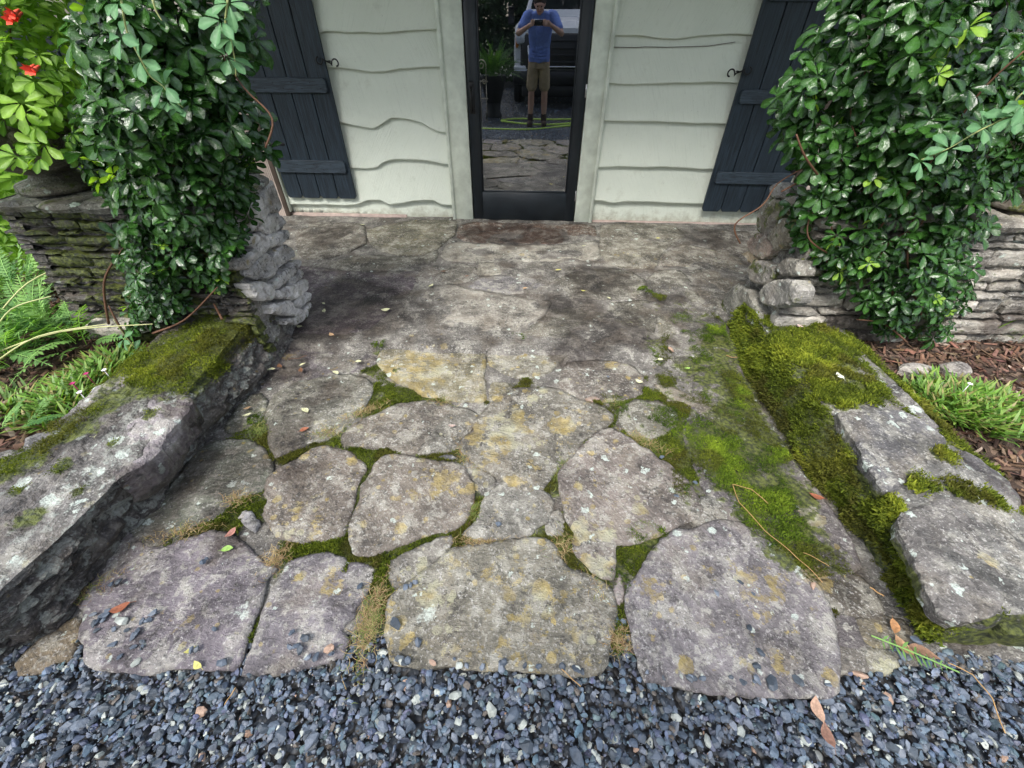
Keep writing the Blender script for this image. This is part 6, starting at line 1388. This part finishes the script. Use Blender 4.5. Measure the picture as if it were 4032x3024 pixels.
for s_ in (-1, 1):
    hx = PX+s_*.10; fx = PX+s_*.125
    limb(body, [(hx, -.72, .98), (PX+s_*.115, -.74, .54), (PX+s_*.12, -.79, .36), (fx, -.81, .10)], [.088, .056, .058, .038])
    limb(body, [(fx, -.82, .05), (fx+s_*.01, -.70, .03)], [.04, .036])
    sh, el, wr = (PX+s_*.195, -.62, 1.565), (PX+s_*.345, -.42, 1.33), (PX+s_*.165, -.19, 1.43)
    limb(body, [sh, el, wr], [.056, .043, .029])
    # palm and five fingers closing on the phone's end
    palm = [(PX+s_*.165, -.19, 1.43), (PX+s_*.128, -.11, 1.452)]; limb(body, palm, [.026, .030], 10)
    kn = [(.125, -.085, 1.482), (.128, -.078, 1.462), (.128, -.076, 1.442), (.124, -.082, 1.424)]
    ln = [.95, 1.05, 1.0, .8]
    for (kx, ky, kz), l_ in zip(kn, ln):
        a = (s_*kx*.92+.0, ky, kz); b_ = (s_*(.098), -.030, 1.461+(kz-1.453)*1.15); c_ = (s_*(.098-.030*l_), -.022, 1.461+(kz-1.453)*1.0)
        limb(body, [(palm[1][0], -.10, kz), a, b_, c_], [.011, .0105, .0095, .008], 8)
    limb(body, [(PX*0+s_*.145, -.13, 1.44), (s_*.118, -.095, 1.425), (s_*.085, -.062, 1.430), (s_*.062, -.056, 1.445)], [.015, .013, .011, .009], 8)
ring_loft(body, [((PX, -.71, .93), .155, .105), ((PX, -.715, 1.02), .160, .105), ((PX, -.70, 1.15), .150, .10), ((PX, -.67, 1.32), .175, .115), ((PX, -.645, 1.46), .185, .115), ((PX, -.62, 1.56), .165, .085), ((PX, -.60, 1.60), .085, .06)])
limb(body, [(PX, -.60, 1.54), (PX-.005, -.54, 1.64)], [.056, .052])
# head: skull, jaw, nose, brow, ears; tipped towards the phone
HC = np.array([PX-.02, -.50, 1.690]); tip = .5
def hp(x, y, z_): return (HC[0]+x, HC[1]+y*math.cos(tip)+z_*math.sin(tip), HC[2]+z_*math.cos(tip)-y*math.sin(tip))
body.ellipsoid(HC, (.078, .097, .108), 18, 12); body.ellipsoid(hp(0, .035, -.065), (.055, .058, .062), 14, 10); body.ellipsoid(hp(0, .075, -.092), (.03, .026, .025), 10, 8)
body.ellipsoid(hp(0, .085, .025), (.055, .02, .014), 10, 6); limb(body, [hp(0, .095, .012), hp(0, .118, -.025)], [.010, .014], 8)
for s_ in (-1, 1): body.ellipsoid(hp(s_*.08, -.005, -.005), (.012, .024, .034), 8, 7); body.ellipsoid(hp(s_*.038, .075, -.025), (.025, .02, .02), 8, 6)
remeshed(body, 'body', M['skin'], man, .0062, 4)
for s_ in (-1, 1): MB().ellipsoid(hp(s_*.031, .090, .004), (.013, .008, .008), 10, 7).build('eye', M['eye'], man)
limb_m = MB(); limb(limb_m, [hp(-.022, .094, -.058), hp(0, .098, -.057), hp(.022, .094, -.058)], [.006, .008, .006], 8); limb_m.build('mouth', M['lip'], man)
hair = MB(); hair.ellipsoid(hp(0, -.018, .028), (.088, .103, .100), 18, 12)
rh = random.Random(3)
for i in range(70):
    a = rh.uniform(0, 6.28); e = rh.uniform(-.1, 1.4); p = hp(.086*math.cos(a)*math.cos(e), -.015+.10*math.sin(a)*math.cos(e), .03+.10*math.sin(e))
    if math.sin(a)*math.cos(e) > .55 and e < .55: continue
    hair.ellipsoid(p, (.020, .020, .022), 7, 5)
remeshed(hair, 'hair', M['hair'], man, .008, 2)
tee = MB()
ring_loft(tee, [((PX, -.71, .955), .185, .13), ((PX, -.715, 1.03), .182, .128), ((PX+.004, -.705, 1.15), .172, .122), ((PX, -.675, 1.32), .192, .130), ((PX, -.65, 1.46), .205, .130), ((PX, -.62, 1.565), .185, .098), ((PX, -.60, 1.605), .09, .068)])
for s_ in (-1, 1): limb(tee, [(PX+s_*.17, -.63, 1.55), (PX+s_*.215, -.60, 1.54), (PX+s_*.305, -.475, 1.40)], [.075, .075, .062])
for i in range(9):
    z_ = .98+i*.045; limb(tee, [(PX-.12+rh.uniform(-.04, .04), -.60+rh.uniform(-.01, .01), z_), (PX+rh.uniform(-.05, .05), -.585, z_-.03), (PX+.12, -.60, z_+rh.uniform(-.02, .03))], [.012, .016, .011], 6)
remeshed(tee, 'tshirt', M['tee'], man, .008, 3)
sho = MB(); ring_loft(sho, [((PX, -.72, .86), .175, .125), ((PX, -.715, .98), .172, .120)])
for s_ in (-1, 1): limb(sho, [(PX+s_*.088, -.72, .92), (PX+s_*.104, -.735, .74), (PX+s_*.112, -.74, .615)], [.100, .100, .098])
remeshed(sho, 'shorts', M['khaki'], man, .009, 3)
for s_ in (-1, 1):
    fx = PX+s_*.125
    b_ = MB(); limb(b_, [(fx, -.81, .17), (fx, -.82, .07)], [.054, .052]); limb(b_, [(fx, -.82, .045), (fx+s_*.012, -.68, .038)], [.050, .047]); b_.box((fx-.047, -.875, mz), (fx+.047, -.65, .022), .01); remeshed(b_, 'boot', M['boot'], man, .008, 2)
    b_ = MB(); limb(b_, [(fx-s_*.001, -.806, .245), (fx, -.81, .15)], [.046, .046]); b_.build('sock', M['sock'], man)
ph = thing('phone', (0, -.045, 1.42), 'dark phone held level in both hands, mirrored in the door glass', 'phone')
MB().box((-.073, -.051, 1.424), (.073, -.043, 1.496), .003).build('case', M['phone'], ph); MB().box((-.074, -.049, 1.423), (.074, -.0455, 1.4975), .001).build('edge_band', M['phone_edge'], ph); MB().box((-.055, -.043, 1.46), (-.025, -.040, 1.49), .002).build('lens_block', M['phone'], ph)

# garden hose
M['hose'] = plain('green_hose', (.45,.66,.10), .4, .4)
hz_ = -.008
hp_ = [(-3.2, -.75), (-2.2, -.62), (-1.5, -.56), (-.984, -.525), (-.5, -.48), (-.1, -.50), (.25, -.68), (.55, -.88), (.85, -1.02), (1.2, -1.1), (1.35, -1.4), (1.1, -1.7), (.7, -1.62), (.2, -1.55), (-.3, -1.6), (-.63, -1.45), (-.62, -1.25), (-.3, -1.02), (.1, -.92), (.5, -1.0), (.8, -1.3), (.75, -1.75), (.95, -1.95), (1.6, -1.9), (2.6, -1.6)]
pts = []
for i in range(len(hp_)-1):
    a, b, c, d = (Vector((*hp_[max(0, min(len(hp_)-1, j))], 0)) for j in (i-1, i, i+1, i+2))
    for j in range(7): t = j/7; v = .5*((2*b)+(c-a)*t+(2*a-5*b+4*c-d)*t*t+(3*b-a-3*c+d)*t**3); pts.append((v.x, v.y, hz_+.012+.012*(i > 15)))
tag(MB().tube(pts, .016, 8).build('garden_hose', M['hose']), 'bright green garden hose looped on the gravel, mirrored in the door', 'hose')

# fern in a pot on a scrolled stand
fr = thing('potted_fern', (-.86, -1.95, -.02), 'large green fern in a dark pot, mirrored at the left of the door glass', 'fern')
MB().lathe([(.0, .0), (.16, .0), (.17, .03), (.13, .10), (.15, .25), (.24, .60), (.26, .68), (.25, .70), (.22, .69), (.0, .66)], (-.86, -1.95, -.02), 24).build('pot', M['iron'], fr)
FF = [frond_mesh(90+s_, .62, 26, .055, False, .62) for s_ in range(4)]
for i in range(95):
    a = random.uniform(0, 6.28); put('frond', leaf_variant('leaf_fern', random.randrange(4), random.choice([.2, .5, .9]), FF, 'frond'), fr, (.08*math.cos(a), .08*math.sin(a), .68), (random.gauss(0, .3), -random.uniform(-.1, 1.25), a), random.uniform(.65, 1.15))
st_ = thing('scroll_stand', (-1.02, -1.55, -.02), 'pale wrought metal scroll stand mirrored beside the glass edge', 'stand')
for dx in (-.05, .06): MB().tube([(-1.02+dx, -1.55, -.02), (-1.02+dx, -1.55, .62)], .008, 7).build('leg', M['gilt'], st_)
def spiral(c, r0, turns, s_, n=26): return [(c[0]+s_*r0*(1-.75*i/n)*math.cos(turns*2*math.pi*i/n), c[1], c[2]+r0*(1-.75*i/n)*math.sin(turns*2*math.pi*i/n)) for i in range(n+1)]
MB().tube([(-.96, -1.55, .62)]+spiral((-1.04, -1.55, .86), .085, 1.4, 1), .009, 7).tube(spiral((-1.0, -1.55, .60), .045, 1.2, -1), .008, 7).build('scroll', M['gilt'], st_)
MB().box((-1.10, -1.57, .33), (-.93, -1.53, .35), .003).box((-1.10, -1.57, .60), (-.93, -1.53, .62), .003).build('cross_bar', M['gilt'], st_)

# pickup truck facing the house
M['white_paint'] = plain('white_car_paint', (.72,.73,.74), .25, .5); M['black_plastic'] = plain('black_trim', (.012,.012,.013), .45, .4); M['chrome'] = plain('chrome', (.65,.66,.68), .15, .5, 1.0); M['tyre'] = plain('tyre', (.015,.015,.015), .8, .2, bump=40); M['car_glass'] = plain('car_glass', (.012,.015,.017), .05, .6); M['lamp'] = plain('headlamp_lens', (.55,.57,.6), .08, .6); M['amber'] = plain('amber_lens', (.6,.2,.03), .2, .5)
TX, TY = .48, -3.15
tr = thing('pickup_truck', (TX, TY-2.8, -.02), 'white pickup truck with black grille behind the person, mirrored in the door', 'truck')
def sect(prof_pts, y, sx_=1.0): return [(TX+x*sx_, y, z_) for x, z_ in prof_pts]
def loft(sections):
    n = len(sections[0]); V = [p for s_ in sections for p in s_]; F = [(i*n+k, i*n+(k+1) % n, (i+1)*n+(k+1) % n, (i+1)*n+k) for i in range(len(sections)-1) for k in range(n)]+[tuple(range(n)), tuple((len(sections)-1)*n+k for k in range(n))[::-1]]
    return V, F
def hull(h, wd, z0, hump=.04): return [(-wd, z0), (-wd-.015, (z0+h)/2), (-wd+.01, h-.10), (-wd+.09, h-.02), (-wd*.4, h+hump), (wd*.4, h+hump), (wd-.09, h-.02), (wd-.01, h-.10), (wd+.015, (z0+h)/2), (wd, z0)]
V, F = loft([sect(hull(1.36, .93, .62, .02), TY-.05), sect(hull(1.45, .98, .55), TY-.25), sect(hull(1.50, 1.0, .5), TY-.8), sect(hull(1.52, 1.0, .48), TY-1.5), sect(hull(1.30, 1.0, .45, .0), TY-1.6), sect(hull(1.30, 1.0, .45, .0), TY-3.6), sect(hull(1.32, 1.0, .45, -.0), TY-5.7)])
MB().add(V, F).build('body', M['white_paint'], tr, False)
V, F = loft([sect([(-.86, 1.42), (-.80, 1.5), (.80, 1.5), (.86, 1.42)], TY-1.45), sect([(-.84, 1.42), (-.68, 2.02), (.68, 2.02), (.84, 1.42)], TY-2.25), sect([(-.84, 1.42), (-.70, 2.06), (.70, 2.06), (.84, 1.42)], TY-3.3), sect([(-.84, 1.42), (-.72, 1.5), (.72, 1.5), (.84, 1.42)], TY-3.6)])
MB().add(V, F).build('cab', M['white_paint'], tr, False)
MB().add([(TX-.72, TY-1.53, 1.54), (TX+.72, TY-1.53, 1.54), (TX+.60, TY-2.17, 1.99), (TX-.60, TY-2.17, 1.99), (TX-.70, TY-1.56, 1.53), (TX+.70, TY-1.56, 1.53)], [(0, 1, 2, 3)]).build('windscreen', M['car_glass'], tr, False)
g = MB().box((TX-.84, TY-.03, .70), (TX+.84, TY+.05, 1.30), .04).build('grille', M['black_plastic'], tr)
for z_ in (.82, .94, 1.06, 1.18): MB().box((TX-.60, TY+.045, z_-.018), (TX+.60, TY+.075, z_+.018), .006).build('grille_bar', M['black_plastic'], g)
V = [(TX-.66, .92), (TX-.55, .74), (TX+.55, .74), (TX+.66, .92)]
MB().tube([(x, TY+.07, z_) for x, z_ in ((TX-.68, 1.10), (TX-.66, .88), (TX-.52, .74), (TX+.52, .74), (TX+.66, .88), (TX+.68, 1.10))], .020, 8).build('grille_surround', M['chrome'], g)
for s_ in (-1, 1):
    hl = MB().box((TX+s_*.84-.10, TY-.08, 1.12), (TX+s_*.84+.10, TY+.06, 1.32), .03).build('headlight', M['lamp'], tr)
    MB().box((TX+s_*.93-.02, TY-.1, 1.05), (TX+s_*.93+.04, TY+.0, 1.28), .02).build('side_marker', M['amber'], hl)
    MB().box((TX+s_*.82-.13, TY-.02, .60), (TX+s_*.82+.13, TY+.10, .70), .02).build('fog_lamp', M['lamp'], tr)
    MB().box((TX+s_*1.06-.03, TY-1.85, 1.45), (TX+s_*1.06+.14*s_+.03, TY-1.75, 1.72), .03).build('mirror', M['black_plastic'], tr)
MB().box((TX-1.0, TY-.06, .42), (TX+1.0, TY+.14, .68), .05).build('bumper', M['black_plastic'], tr); MB().box((TX-.98, TY-.05, .685), (TX-.72, TY+.10, .76), .02).build('bumper_corner', M['white_paint'], tr); MB().box((TX+.72, TY-.05, .685), (TX+.98, TY+.10, .76), .02).build('bumper_corner', M['white_paint'], tr)
MB().box((TX-.80, TY-.25, .20), (TX+.80, TY+.06, .43), .03).build('air_dam', M['black_plastic'], tr)
for s_ in (-1, 1):
    for y in (TY-.95, TY-4.6):
        cx = TX+s_*.88; prof = [(.25, -.13), (.36, -.13), (.40, -.10), (.41, 0), (.40, .10), (.36, .13), (.25, .13)]
        def ringw(pr, n=28): return [(cx+x, y+r_*math.cos(2*math.pi*k/n), .39+r_*math.sin(2*math.pi*k/n)) for r_, x in pr for k in range(n)], [(i*n+k, i*n+(k+1) % n, (i+1)*n+(k+1) % n, (i+1)*n+k) for i in range(len(pr)-1) for k in range(n)]
        wh = MB().add(*ringw(prof)).build('wheel', M['tyre'], tr); MB().add(*ringw([(.02, .05*s_), (.10, .08*s_), (.20, .06*s_), (.255, .12*s_), (.255, -.12*s_)])).build('rim', M['chrome'], wh)

# trees and undergrowth behind the drive
def bush_bank(name, label, x0, x1, y, h, n, depth=1.6, rotated=False):
    P = np.c_[rng.uniform(x0, x1, n), y+rng.uniform(-depth, depth, n), rng.random(n)**.8*h]; top = h*(.75+.25*fbm(np.c_[P[:, :1]*.6, P[:, :1]*0, P[:, :1]*0], 1, 3)); P[:,2] = np.minimum(P[:,2], top)
    if rotated: P = P[:, [1, 0, 2]]
    V, F, ve, tn = joined(LC, P, frames(rng.normal(size=(n, 3))+np.array([0, .6, .6])), rng.uniform(2.2, 4.5, n), rng.random(n))
    o = world_obj(name, V, F, M['leaf_bush'], None, True, dict(vein=ve, tone=tn), fast=True); tag(o, label, 'undergrowth', None, 'stuff')
bush_bank('undergrowth', 'dark leafy undergrowth beyond the drive, mirrored in the door', -9, 9, -9.5, 3.6, 9000, 1.2)
def tree(label, x, y, h, r, seed):
    q = random.Random(seed); t_ = thing('tree', (x, y, -.1), label, 'tree', 'trees beyond the drive')
    top = (x+q.uniform(-.3, .3), y+q.uniform(-.3, .3), h*.9); mid = (x+q.uniform(-.15, .15), y, h*.45)
    mb = MB().tube([(x, y, -.15), (x, y, .3), mid, top], [.26, .19, .14, .05], 10)
    cen = []
    for i in range(9):
        a = q.uniform(0, 6.28); z_ = h*q.uniform(.42, .85); b = (x+r*.75*math.cos(a), y+r*.75*math.sin(a), z_+h*.12); mb.tube([(x, y, z_-h*.05), ((x+b[0])/2, (y+b[1])/2, z_+.1), b], [.07, .045, .02], 6); cen.append(b)
    mb.build('trunk', M['bark'], t_)
    n = 1500; ci = rng.integers(0, 9, n); P = np.array(cen)[ci]+rng.normal(0, r*.30, (n, 3))
    V, F, ve, tn = joined(LC, P, frames(rng.normal(size=(n, 3))+np.array([0, 0, .8])), rng.uniform(2.5, 4.5, n), rng.random(n)); o = world_obj('crown', V, F, M['leaf_bush'], t_, True, dict(vein=ve, tone=tn), fast=True); o['kind'] = 'stuff'
tree('tall tree behind the fern, mirrored in the door', -1.9, -7.5, 9, 2.6, 1); tree('tree beyond the truck at the left of the drive', -5.5, -9, 10, 3, 2); tree('tree beyond the truck at the right of the drive', 5.0, -11, 10, 3, 3)

man.location.y -= .12; ph.location.y -= .12
